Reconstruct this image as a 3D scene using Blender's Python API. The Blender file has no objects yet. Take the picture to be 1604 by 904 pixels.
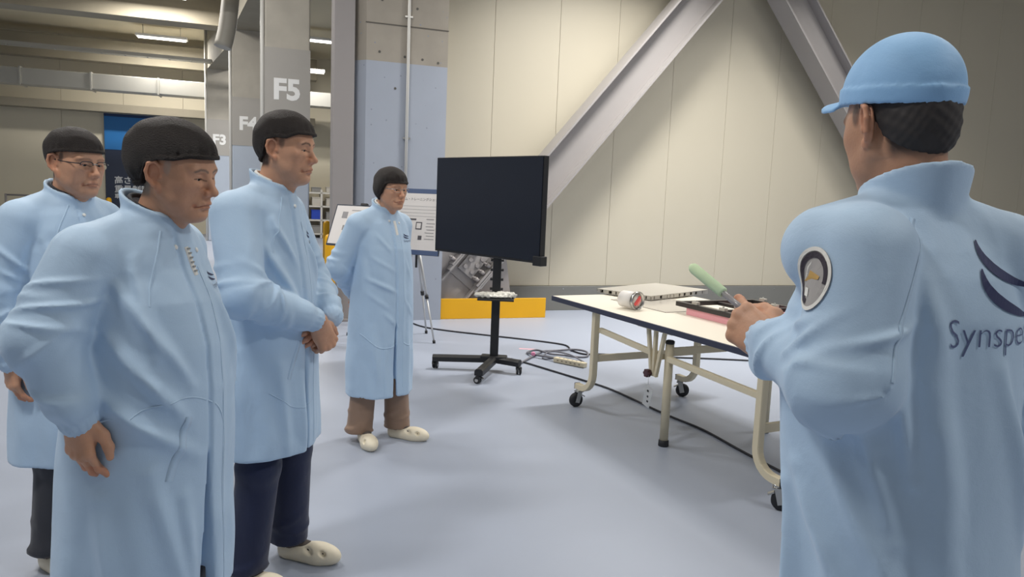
import bpy, bmesh, math, random
import numpy as np
from mathutils import Matrix, Vector

random.seed(7)
rng = np.random.default_rng(11)
sc = bpy.context.scene
COL = sc.collection

# ------------------------------------------------------------------ camera
FPX, CAM_H = 1150.0, 1.45
PITCH, ROLL = math.radians(6.94), math.radians(2.3)
cam_data = bpy.data.cameras.new('camera')
cam_data.sensor_fit = 'HORIZONTAL'
cam_data.sensor_width = 36.0
cam_data.lens = 36.0 * FPX / 1604.0
cam_data.clip_end = 200
cam = bpy.data.objects.new('camera', cam_data)
COL.objects.link(cam)
_f = Vector((0, math.cos(PITCH), -math.sin(PITCH)))
_r0 = Vector((1, 0, 0))
_u0 = _r0.cross(_f)
_r = math.cos(ROLL) * _r0 + math.sin(ROLL) * _u0
_u = math.cos(ROLL) * _u0 - math.sin(ROLL) * _r0
cam.matrix_world = Matrix(((_r.x, _u.x, -_f.x, 0), (_r.y, _u.y, -_f.y, 0), (_r.z, _u.z, -_f.z, CAM_H), (0, 0, 0, 1)))
sc.camera = cam

# ------------------------------------------------------------------ world, light, exposure
world = bpy.data.worlds.new('world')
sc.world = world
world.use_nodes = True
bg = world.node_tree.nodes['Background']
bg.inputs[0].default_value = (0.93, 0.95, 1.0, 1)
bg.inputs[1].default_value = 0.33
sc.view_settings.view_transform = 'Standard'
sc.view_settings.look = 'None'
sc.view_settings.gamma = 1.0
sc.view_settings.use_curve_mapping = False
sc.view_settings.exposure = -0.06

CEIL = 5.6


def area_light(name, loc, sx, sy, power, color=(1, 0.97, 0.925), rotz=0.0, spread=math.pi):
    d = bpy.data.lights.new(name, 'AREA')
    d.shape = 'RECTANGLE'
    d.size, d.size_y = sx, sy
    d.energy = power
    d.color = color
    d.spread = spread
    o = bpy.data.objects.new(name, d)
    COL.objects.link(o)
    o.location = loc
    o.rotation_euler = (0, 0, rotz)
    return o


AL = math.radians(19.4)               # the hall's own axis against the camera
LAMPS = [(1.60, 8.0, 170), (1.2, 3.2, 30), (-2.6, 5.2, 80), (-2.6, 0.8, 125), (4.6, 5.4, 85), (4.2, 0.6, 115),
         (-6.6, 12.0, 150), (-7.5, 15.5, 190), (-9.5, 20.0, 190), (-5.2, 19.5, 190), (-6.5, 3.5, 70), (-4.6, 7.2, 120), (4.3, 8.6, 85)]  # the lamps at pillars F4 and F5 are unseen helpers brightening those pillars
for lx, ly, pw in LAMPS:
    area_light('lamp_light', (lx, ly, CEIL - 0.36), 1.2, 0.3, pw, rotz=AL, spread=math.radians(125) if lx > 1.3 and ly > 7.5 else math.pi)

# ------------------------------------------------------------------ materials
MATS = {}


def srgb(r, g, b):
    def f(c):
        c /= 255.0
        return c / 12.92 if c <= 0.04045 else ((c + 0.055) / 1.055) ** 2.4
    return (f(r), f(g), f(b), 1.0)


def mat(name, col, rough=0.5, metal=0.0, vary=0.0, vscale=4.0, bump=0.0, bscale=60.0, coat=0.0, detail=4.0, stretch=None, spec=0.5):
    if name in MATS:
        return MATS[name]
    m = bpy.data.materials.new(name)
    m.use_nodes = True
    nt = m.node_tree
    b = nt.nodes['Principled BSDF']
    b.inputs['Base Color'].default_value = col
    b.inputs['Roughness'].default_value = rough
    b.inputs['Metallic'].default_value = metal
    b.inputs['Specular IOR Level'].default_value = spec
    if coat:
        b.inputs['Coat Weight'].default_value = coat
    tc = None
    if vary or bump:
        tc = nt.nodes.new('ShaderNodeTexCoord')
        src = tc.outputs['Object']
        if stretch:
            mp = nt.nodes.new('ShaderNodeMapping')
            mp.inputs['Scale'].default_value = stretch
            nt.links.new(src, mp.inputs['Vector'])
            src = mp.outputs['Vector']
    if vary:
        n = nt.nodes.new('ShaderNodeTexNoise')
        n.inputs['Scale'].default_value = vscale
        n.inputs['Detail'].default_value = detail
        nt.links.new(src, n.inputs['Vector'])
        mx = nt.nodes.new('ShaderNodeMix')
        mx.data_type = 'RGBA'
        mx.inputs['A'].default_value = tuple(min(1, c * (1 - vary)) for c in col[:3]) + (1,)
        mx.inputs['B'].default_value = tuple(min(1, c * (1 + vary)) for c in col[:3]) + (1,)
        nt.links.new(n.outputs['Fac'], mx.inputs['Factor'])
        nt.links.new(mx.outputs['Result'], b.inputs['Base Color'])
    if bump:
        n2 = nt.nodes.new('ShaderNodeTexNoise')
        n2.inputs['Scale'].default_value = bscale
        n2.inputs['Detail'].default_value = 3.0
        nt.links.new(src, n2.inputs['Vector'])
        bp = nt.nodes.new('ShaderNodeBump')
        bp.inputs['Strength'].default_value = bump
        bp.inputs['Distance'].default_value = 0.01
        nt.links.new(n2.outputs['Fac'], bp.inputs['Height'])
        nt.links.new(bp.outputs['Normal'], b.inputs['Normal'])
    MATS[name] = m
    return m


def mat_glass(name, col=(1, 1, 1, 1), rough=0.02, ior=1.2):
    if name in MATS:
        return MATS[name]
    m = mat(name, col, rough)
    b = m.node_tree.nodes['Principled BSDF']
    b.inputs['Transmission Weight'].default_value = 1.0
    b.inputs['IOR'].default_value = ior
    return m


def mat_emit(name, col, strength):
    m = mat(name, col, 0.5)
    b = m.node_tree.nodes['Principled BSDF']
    b.inputs['Emission Color'].default_value = col
    b.inputs['Emission Strength'].default_value = strength
    return m


def mat_cloth(name, col, vary=0.05, bump=0.14, crease=0.34):
    """woven smock cloth: colour, soft crumple relief and a fine weave"""
    m = mat(name, col, 0.62, spec=0.35)
    nt = m.node_tree
    b = nt.nodes['Principled BSDF']
    b.inputs['Sheen Weight'].default_value = 0.15
    tc = nt.nodes.new('ShaderNodeTexCoord')
    n1 = nt.nodes.new('ShaderNodeTexNoise')
    n1.inputs['Scale'].default_value = 9.0
    n1.inputs['Detail'].default_value = 5.0
    n1.inputs['Distortion'].default_value = 0.3
    nt.links.new(tc.outputs['Object'], n1.inputs['Vector'])
    n2 = nt.nodes.new('ShaderNodeTexNoise')
    n2.inputs['Scale'].default_value = 420.0
    nt.links.new(tc.outputs['Object'], n2.inputs['Vector'])
    b1 = nt.nodes.new('ShaderNodeBump')
    b1.inputs['Strength'].default_value = bump
    b1.inputs['Distance'].default_value = 0.03
    nt.links.new(n1.outputs['Fac'], b1.inputs['Height'])
    mp = nt.nodes.new('ShaderNodeMapping')
    mp.inputs['Scale'].default_value = (1.0, 1.0, 0.6)
    mp.inputs['Rotation'].default_value = (0.25, 0.2, 0.0)
    nt.links.new(tc.outputs['Object'], mp.inputs['Vector'])
    n3 = nt.nodes.new('ShaderNodeTexNoise')
    n3.noise_type = 'RIDGED_MULTIFRACTAL'
    n3.inputs['Scale'].default_value = 8.5
    n3.inputs['Detail'].default_value = 2.0
    n3.inputs['Distortion'].default_value = 0.6
    nt.links.new(mp.outputs['Vector'], n3.inputs['Vector'])
    b3 = nt.nodes.new('ShaderNodeBump')
    b3.inputs['Strength'].default_value = crease
    b3.inputs['Distance'].default_value = 0.03
    nt.links.new(n3.outputs['Fac'], b3.inputs['Height'])
    nt.links.new(b1.outputs['Normal'], b3.inputs['Normal'])
    b2 = nt.nodes.new('ShaderNodeBump')
    b2.inputs['Strength'].default_value = 0.12
    b2.inputs['Distance'].default_value = 0.002
    nt.links.new(n2.outputs['Fac'], b2.inputs['Height'])
    nt.links.new(b3.outputs['Normal'], b2.inputs['Normal'])
    nt.links.new(b2.outputs['Normal'], b.inputs['Normal'])
    return m


def mat_skin():
    m = mat('skin', (0.5, 0.3, 0.2, 1), 0.48, spec=0.4)
    nt = m.node_tree
    b = nt.nodes['Principled BSDF']
    at = nt.nodes.new('ShaderNodeAttribute')
    at.attribute_name = 'tone'
    tc = nt.nodes.new('ShaderNodeTexCoord')
    n = nt.nodes.new('ShaderNodeTexNoise')
    n.inputs['Scale'].default_value = 38.0
    n.inputs['Detail'].default_value = 6.0
    nt.links.new(tc.outputs['Object'], n.inputs['Vector'])
    rp = nt.nodes.new('ShaderNodeMapRange')
    rp.inputs['From Min'].default_value = 0.3
    rp.inputs['From Max'].default_value = 0.7
    rp.inputs['To Min'].default_value = 0.94
    rp.inputs['To Max'].default_value = 1.05
    nt.links.new(n.outputs['Fac'], rp.inputs['Value'])
    mx = nt.nodes.new('ShaderNodeMix')
    mx.data_type = 'RGBA'
    mx.blend_type = 'MULTIPLY'
    mx.inputs['Factor'].default_value = 1.0
    nt.links.new(at.outputs['Color'], mx.inputs['A'])
    nt.links.new(rp.outputs['Result'], mx.inputs['B'])
    nt.links.new(mx.outputs['Result'], b.inputs['Base Color'])
    b.inputs['Subsurface Weight'].default_value = 0.12
    b.inputs['Subsurface Radius'].default_value = (0.9, 0.35, 0.2)
    b.inputs['Subsurface Scale'].default_value = 0.006
    n2 = nt.nodes.new('ShaderNodeTexNoise')
    n2.inputs['Scale'].default_value = 220.0
    nt.links.new(tc.outputs['Object'], n2.inputs['Vector'])
    bp = nt.nodes.new('ShaderNodeBump')
    bp.inputs['Strength'].default_value = 0.15
    bp.inputs['Distance'].default_value = 0.003
    nt.links.new(n2.outputs['Fac'], bp.inputs['Height'])
    nt.links.new(bp.outputs['Normal'], b.inputs['Normal'])
    return m


M_COAT = mat_cloth('coat_cloth', srgb(184, 210, 236))
M_SKIN = mat_skin()
M_NET = mat('hair_net_mesh', srgb(44, 37, 35), 0.6, vary=0.45, vscale=9, bump=0.9, bscale=190, stretch=(1, 1, 3.5), spec=0.35)
M_WHITE = mat('white_plastic', srgb(235, 235, 232), 0.4)
M_BLACK = mat('black_plastic', srgb(26, 27, 30), 0.45)
M_STEEL = mat('bright_steel', srgb(190, 190, 188), 0.28, 1.0)
M_NAVYINK = mat('navy_ink', srgb(42, 50, 92), 0.6)
M_GREYINK = mat('grey_ink', srgb(110, 125, 150), 0.6)
M_NAVYCLOTH = mat_cloth('navy_trouser_cloth', srgb(34, 42, 72))
M_BROWNCLOTH = mat_cloth('brown_trouser_cloth', srgb(150, 124, 106))
M_DARKCLOTH = mat_cloth('charcoal_trouser_cloth', srgb(52, 54, 62))
M_CREAM = mat('cream_vinyl', srgb(236, 226, 203), 0.5, vary=0.04)

# ------------------------------------------------------------------ object helpers


def empty(name, loc=(0, 0, 0), rz=0.0, parent=None):
    o = bpy.data.objects.new(name, None)
    o.empty_display_size = 0.1
    COL.objects.link(o)
    o.location = loc
    o.rotation_euler = (0, 0, rz)
    if parent:
        o.parent = parent
    return o


def tag(o, label=None, cat=None, group=None, kind=None):
    if label:
        o['label'] = label
    if cat:
        o['category'] = cat
    if group:
        o['group'] = group
    if kind:
        o['kind'] = kind
    return o


def link_mesh(name, me, m, parent=None, loc=(0, 0, 0), rot=(0, 0, 0)):
    o = bpy.data.objects.new(name, me)
    COL.objects.link(o)
    if m is not None and len(me.materials) == 0:
        me.materials.append(m)
    o.location = loc
    o.rotation_euler = rot
    if parent:
        o.parent = parent
    return o


def mesh_np(name, V, Fq, smooth=True):
    V = np.asarray(V, np.float32)
    Fq = np.asarray(Fq, np.int32)
    me = bpy.data.meshes.new(name)
    n, k = Fq.shape
    me.vertices.add(len(V))
    me.vertices.foreach_set('co', V.ravel())
    me.loops.add(n * k)
    me.loops.foreach_set('vertex_index', Fq.ravel())
    me.polygons.add(n)
    me.polygons.foreach_set('loop_start', np.arange(0, n * k, k, dtype=np.int32))
    me.polygons.foreach_set('loop_total', np.full(n, k, np.int32))
    me.polygons.foreach_set('use_smooth', np.full(n, smooth))
    me.update(calc_edges=True)
    me.validate()
    return me


class MB:
    """collects shapes into one bmesh, built as ONE object"""

    def __init__(s):
        s.bm = bmesh.new()

    def box(s, c, d, rot=None, bev=0.0):
        r = bmesh.ops.create_cube(s.bm, size=1.0)
        vs = r['verts']
        for v in vs:
            v.co = Vector((v.co.x * d[0], v.co.y * d[1], v.co.z * d[2]))
        if bev:
            es = list({e for v in vs for e in v.link_edges})
            rb = bmesh.ops.bevel(s.bm, geom=es, offset=bev, segments=2, affect='EDGES', profile=0.5)
            vs = list({v for f in rb['faces'] for v in f.verts} | {v for v in vs if v.is_valid})
        M = Matrix.Translation(c)
        if rot is not None:
            M = M @ (rot.to_4x4() if isinstance(rot, Matrix) else Matrix.Rotation(rot, 4, 'Z'))
        bmesh.ops.transform(s.bm, matrix=M, verts=vs)
        return s

    def box2(s, lo, hi, bev=0.0):
        c = [(a + b) / 2 for a, b in zip(lo, hi)]
        d = [abs(b - a) for a, b in zip(lo, hi)]
        return s.box(c, d, None, bev)

    def cyl(s, a, b, r0, r1=None, n=20, cap=True):
        a, b = Vector(a), Vector(b)
        r1 = r0 if r1 is None else r1
        ax = (b - a)
        q = ax.to_track_quat('Z', 'Y').to_matrix()
        rings = []
        for p, r in ((a, r0), (b, r1)):
            rings.append([s.bm.verts.new(p + q @ Vector((math.cos(2 * math.pi * i / n) * r, math.sin(2 * math.pi * i / n) * r, 0))) for i in range(n)])
        for i in range(n):
            f = s.bm.faces.new((rings[0][i], rings[0][(i + 1) % n], rings[1][(i + 1) % n], rings[1][i]))
            f.smooth = True
        if cap:
            s.bm.faces.new(list(reversed(rings[0])))
            s.bm.faces.new(rings[1])
        return s

    def tube(s, pts, r, n=10, closed=False, prof=None, up=None):
        """sweep a round section (or prof: list of 2d points) along a polyline"""
        P = [Vector(p) for p in pts]
        m = len(P)
        sec = prof or [(math.cos(2 * math.pi * i / n), math.sin(2 * math.pi * i / n)) for i in range(n)]
        k = len(sec)
        ref = Vector(up) if up else None
        rings = []
        nrm = None
        for i in range(m):
            if closed:
                t = (P[(i + 1) % m] - P[i - 1]).normalized()
            else:
                t = (P[min(i + 1, m - 1)] - P[max(i - 1, 0)]).normalized()
            if ref is not None:
                nn = ref - t * ref.dot(t)
            elif nrm is None:
                h = Vector((0, 0, 1)) if abs(t.z) < 0.9 else Vector((1, 0, 0))
                nn = h - t * h.dot(t)
            else:
                nn = nrm - t * nrm.dot(t)
            nn.normalize()
            nrm = nn
            bi = t.cross(nn)
            rr = r[i] if isinstance(r, (list, tuple)) else r
            rings.append([s.bm.verts.new(P[i] + (bi * a + nn * b) * rr) for a, b in sec])
        rg = range(m) if closed else range(m - 1)
        for i in rg:
            A, B = rings[i], rings[(i + 1) % m]
            for j in range(k):
                f = s.bm.faces.new((A[j], A[(j + 1) % k], B[(j + 1) % k], B[j]))
                f.smooth = prof is None
        if not closed:
            s.bm.faces.new(list(reversed(rings[0])))
            s.bm.faces.new(rings[-1])
        return s

    def prism(s, poly, z0, z1, M=None):
        a = [s.bm.verts.new((p[0], p[1], z0)) for p in poly]
        b = [s.bm.verts.new((p[0], p[1], z1)) for p in poly]
        n = len(poly)
        s.bm.faces.new(list(reversed(a)))
        s.bm.faces.new(b)
        for i in range(n):
            s.bm.faces.new((a[i], a[(i + 1) % n], b[(i + 1) % n], b[i]))
        if M is not None:
            bmesh.ops.transform(s.bm, matrix=M, verts=a + b)
        return s

    def lathe(s, prof, c=(0, 0, 0), n=28, M=None):
        rings = []
        vs = []
        for r, z in prof:
            ring = [s.bm.verts.new((c[0] + r * math.cos(2 * math.pi * i / n), c[1] + r * math.sin(2 * math.pi * i / n), c[2] + z)) for i in range(n)]
            rings.append(ring)
            vs += ring
        for a, b in zip(rings[:-1], rings[1:]):
            for i in range(n):
                f = s.bm.faces.new((a[i], a[(i + 1) % n], b[(i + 1) % n], b[i]))
                f.smooth = True
        s.bm.faces.new(list(reversed(rings[0])))
        s.bm.faces.new(rings[-1])
        if M is not None:
            bmesh.ops.transform(s.bm, matrix=M, verts=vs)
        return s

    def build(s, name, m, parent=None, loc=(0, 0, 0), rot=(0, 0, 0)):
        bmesh.ops.recalc_face_normals(s.bm, faces=s.bm.faces[:])
        me = bpy.data.meshes.new(name)
        s.bm.to_mesh(me)
        s.bm.free()
        return link_mesh(name, me, m, parent, loc, rot)


def bez(pts, n=8):
    """Catmull-Rom through points"""
    P = [np.array(p, float) for p in pts]
    P = [2 * P[0] - P[1]] + P + [2 * P[-1] - P[-2]]
    out = []
    for i in range(1, len(P) - 2):
        a, b, c, d = P[i - 1:i + 3]
        for j in range(n):
            t = j / n
            out.append(0.5 * (2 * b + (c - a) * t + (2 * a - 5 * b + 4 * c - d) * t * t + (3 * b - a - 3 * c + d) * t ** 3))
    out.append(P[-2])
    return [tuple(p) for p in out]


def text_mesh(body, size, name='lettering', align='LEFT', bold=0.0, space=1.0):
    cu = bpy.data.curves.new(name, 'FONT')
    cu.body = body
    cu.size = size
    cu.align_x = align
    cu.offset = bold
    cu.space_character = space
    cu.resolution_u = 3
    o = bpy.data.objects.new('tmp_text', cu)
    COL.objects.link(o)
    bpy.context.view_layer.update()
    me = bpy.data.meshes.new_from_object(o.evaluated_get(bpy.context.evaluated_depsgraph_get()))
    bpy.data.objects.remove(o)
    me.name = name
    return me


def text_obj(body, size, m, parent, loc, rot, align='LEFT', bold=0.0, name='lettering', space=1.0):
    me = text_mesh(body, size, name, align, bold, space)
    o = link_mesh(name, me, m, parent, loc)
    if isinstance(rot, Matrix):
        o.rotation_euler = rot.to_euler()
    else:
        o.rotation_euler = rot
    return o

# ------------------------------------------------------------------ voxel modelling for bodies and clothes


class Vox:
    def __init__(s, lo, hi, h):
        s.h = h
        s.lo = np.array(lo, np.float64)
        n = np.ceil((np.array(hi) - s.lo) / h).astype(int) + 1
        s.n = n
        s.ax = [(s.lo[i] + h * np.arange(n[i])).astype(np.float32) for i in range(3)]
        s.D = np.full(n, 0.3, np.float32)

    def _sl(s, lo, hi):
        sl = []
        for i in range(3):
            a = int(np.floor((lo[i] - s.lo[i]) / s.h))
            b = int(np.ceil((hi[i] - s.lo[i]) / s.h)) + 1
            sl.append(slice(max(0, a), min(s.n[i], max(b, 0))))
        return tuple(sl)

    def grid(s, sl):
        return (s.ax[0][sl[0]][:, None, None], s.ax[1][sl[1]][None, :, None], s.ax[2][sl[2]][None, None, :])

    def add(s, f, lo, hi, k=0.0):
        p = k + 3 * s.h
        sl = s._sl(np.array(lo) - p, np.array(hi) + p)
        cur = s.D[sl]
        if cur.size == 0:
            return s
        d = f(*s.grid(sl)).astype(np.float32)
        if k > 0:
            t = np.clip(0.5 + 0.5 * (cur - d) / k, 0, 1)
            s.D[sl] = cur + (d - cur) * t - k * t * (1 - t)
        else:
            s.D[sl] = np.minimum(cur, d)
        return s

    def cut(s, f, lo, hi, k=0.0):
        p = k + 3 * s.h
        sl = s._sl(np.array(lo) - p, np.array(hi) + p)
        cur = s.D[sl]
        if cur.size == 0:
            return s
        d = -f(*s.grid(sl)).astype(np.float32)
        if k > 0:
            t = np.clip(0.5 - 0.5 * (cur - d) / k, 0, 1)
            s.D[sl] = cur + (d - cur) * t + k * t * (1 - t)
        else:
            s.D[sl] = np.maximum(cur, d)
        return s

    # primitives
    def ell(s, c, r, k=0.0, R=None, cut=False):
        c = np.array(c, float)
        r = np.array(r, float)
        m = r if R is None else np.full(3, r.max())

        def f(X, Y, Z):
            x, y, z = X - c[0], Y - c[1], Z - c[2]
            if R is not None:
                x, y, z = (R[0][0] * x + R[1][0] * y + R[2][0] * z, R[0][1] * x + R[1][1] * y + R[2][1] * z, R[0][2] * x + R[1][2] * y + R[2][2] * z)
            q = np.sqrt((x / r[0]) ** 2 + (y / r[1]) ** 2 + (z / r[2]) ** 2)
            g = np.sqrt((x / r[0] ** 2) ** 2 + (y / r[1] ** 2) ** 2 + (z / r[2] ** 2) ** 2)
            return q * (q - 1) / np.maximum(g, 1e-6)
        return (s.cut if cut else s.add)(f, c - m, c + m, k)

    def cone(s, a, b, r0, r1, k=0.0, cut=False, disp=None, flat=None):
        a = np.array(a, float)
        b = np.array(b, float)
        L = max(np.linalg.norm(b - a), 1e-6)
        u = (b - a) / L
        w = np.cross(u, (0, 0, 1) if abs(u[2]) < 0.9 else (1, 0, 0))
        w /= np.linalg.norm(w)
        v = np.cross(u, w)

        def f(X, Y, Z):
            x, y, z = X - a[0], Y - a[1], Z - a[2]
            t = np.clip((x * u[0] + y * u[1] + z * u[2]) / L, 0, 1)
            px, py, pz = x - u[0] * t * L, y - u[1] * t * L, z - u[2] * t * L
            d = np.sqrt(px * px + py * py + pz * pz) - (r0 + (r1 - r0) * t)
            if disp is not None:
                th = np.arctan2(px * v[0] + py * v[1] + pz * v[2], px * w[0] + py * w[1] + pz * w[2])
                d = d - disp(t, th, L)
            return d
        R = max(r0, r1) + (0.02 if disp is not None else 0)
        return (s.cut if cut else s.add)(f, np.minimum(a, b) - R, np.maximum(a, b) + R, k)

    def line(s, pts, r, k=0.0, cut=False):
        for i in range(len(pts) - 1):
            r0 = r[i] if isinstance(r, (list, tuple)) else r
            r1 = r[i + 1] if isinstance(r, (list, tuple)) else r
            s.cone(pts[i], pts[i + 1], r0, r1, k, cut)
        return s

    def mesh(s):
        D = s.D
        D[0], D[-1] = np.maximum(D[0], s.h), np.maximum(D[-1], s.h)
        D[:, 0], D[:, -1] = np.maximum(D[:, 0], s.h), np.maximum(D[:, -1], s.h)
        D[:, :, 0], D[:, :, -1] = np.maximum(D[:, :, 0], s.h), np.maximum(D[:, :, -1], s.h)
        S = D < 0
        c = np.zeros(tuple(s.n - 1), np.uint8)
        for i in (0, 1):
            for j in (0, 1):
                for k in (0, 1):
                    c += S[i:s.n[0] - 1 + i, j:s.n[1] - 1 + j, k:s.n[2] - 1 + k]
        act = (c > 0) & (c < 8)
        idx = np.argwhere(act)
        ids = np.full(act.shape, -1, np.int32)
        ids[act] = np.arange(len(idx), dtype=np.int32)
        I, J, K = idx.T
        val = {}
        for i in (0, 1):
            for j in (0, 1):
                for k in (0, 1):
                    val[(i, j, k)] = D[I + i, J + j, K + k]
        acc = np.zeros((len(idx), 3))
        cnt = np.zeros(len(idx))
        for a in val:
            for ax in range(3):
                if a[ax] == 0:
                    b = list(a)
                    b[ax] = 1
                    va, vb = val[a], val[tuple(b)]
                    m = (va < 0) != (vb < 0)
                    t = np.where(m, va / np.where(m, va - vb, 1), 0)
                    p = np.tile(np.array(a, float), (len(idx), 1))
                    p[:, ax] += t
                    acc += p * m[:, None]
                    cnt += m
        V = s.lo + (idx + acc / cnt[:, None]) * s.h
        Q = []
        for ax in range(3):
            o1, o2 = [(1, 2), (2, 0), (0, 1)][ax]
            n = s.n
            sl0 = [slice(1, n[i] - 1) for i in range(3)]
            sl0[ax] = slice(0, n[ax] - 1)
            sl1 = list(sl0)
            sl1[ax] = slice(1, n[ax])
            A, B = S[tuple(sl0)], S[tuple(sl1)]
            ch = np.argwhere(A != B)
            if len(ch) == 0:
                continue
            g = ch + np.array([x.start for x in sl0])
            inside = S[g[:, 0], g[:, 1], g[:, 2]]
            q = []
            for d1, d2 in ((1, 1), (0, 1), (0, 0), (1, 0)):
                h = g.copy()
                h[:, o1] -= d1
                h[:, o2] -= d2
                q.append(ids[h[:, 0], h[:, 1], h[:, 2]])
            q = np.stack(q, 1)
            q[~inside] = q[~inside][:, ::-1]
            Q.append(q)
        Q = np.concatenate(Q)
        Q = Q[(Q >= 0).all(1)]
        return V.astype(np.float32), Q

    def sample(s, P):
        q = (np.asarray(P, float) - s.lo) / s.h
        q = np.clip(q, 0, s.n - 1.001)
        i = q.astype(int)
        f = q - i
        out = 0
        for a in (0, 1):
            for b in (0, 1):
                for c in (0, 1):
                    w = (f[:, 0] if a else 1 - f[:, 0]) * (f[:, 1] if b else 1 - f[:, 1]) * (f[:, 2] if c else 1 - f[:, 2])
                    out = out + w * s.D[i[:, 0] + a, i[:, 1] + b, i[:, 2] + c]
        return out

    def grad(s, P):
        e = s.h
        g = np.stack([s.sample(P + np.eye(3)[i] * e) - s.sample(P - np.eye(3)[i] * e) for i in range(3)], 1)
        return g / np.maximum(np.linalg.norm(g, axis=1, keepdims=True), 1e-9)

    def project(s, O, d, lift=0.0015, far=0.6):
        """march points O along d until the surface; returns lifted points and normals"""
        O = np.asarray(O, float)
        d = np.asarray(d, float)
        d = np.broadcast_to(d / np.linalg.norm(d, axis=-1, keepdims=True), O.shape)
        t = np.zeros(len(O))
        done = np.zeros(len(O), bool)
        st = s.h * 0.4
        for _ in range(int(far / st)):
            v = s.sample(O + d * t[:, None])
            done |= v <= 0
            if done.all():
                break
            t[~done] += np.clip(v[~done] * 0.5, st * 0.25, st)
        P = O + d * t[:, None]
        N = s.grad(P)
        return P + N * lift, N


def sm(x, a, b):
    t = np.clip((x - a) / (b - a), 0, 1)
    return t * t * (3 - 2 * t)


def rotm(yaw=0, pitch=0, roll=0):
    """x forward, y left: yaw to the left, pitch nose down, roll to the right shoulder"""
    return np.array((Matrix.Rotation(yaw, 3, 'Z') @ Matrix.Rotation(pitch, 3, 'Y') @ Matrix.Rotation(roll, 3, 'X')))


def join(parts):
    Vs, Fs, Cs, o = [], [], [], 0
    for V, Fq, C in parts:
        Vs.append(V)
        Fs.append(Fq + o)
        Cs.append(C)
        o += len(V)
    return np.concatenate(Vs), np.concatenate(Fs), np.concatenate(Cs)


SKIN = np.array(srgb(206, 157, 128)[:3])


def dist_line(V, pts):
    best = np.full(len(V), 9.0)
    for a, b in zip(pts[:-1], pts[1:]):
        a, b = np.array(a), np.array(b)
        t = np.clip(((V - a) @ (b - a)) / max((b - a) @ (b - a), 1e-12), 0, 1)
        best = np.minimum(best, np.linalg.norm(V - (a + t[:, None] * (b - a)), axis=1))
    return best


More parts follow.
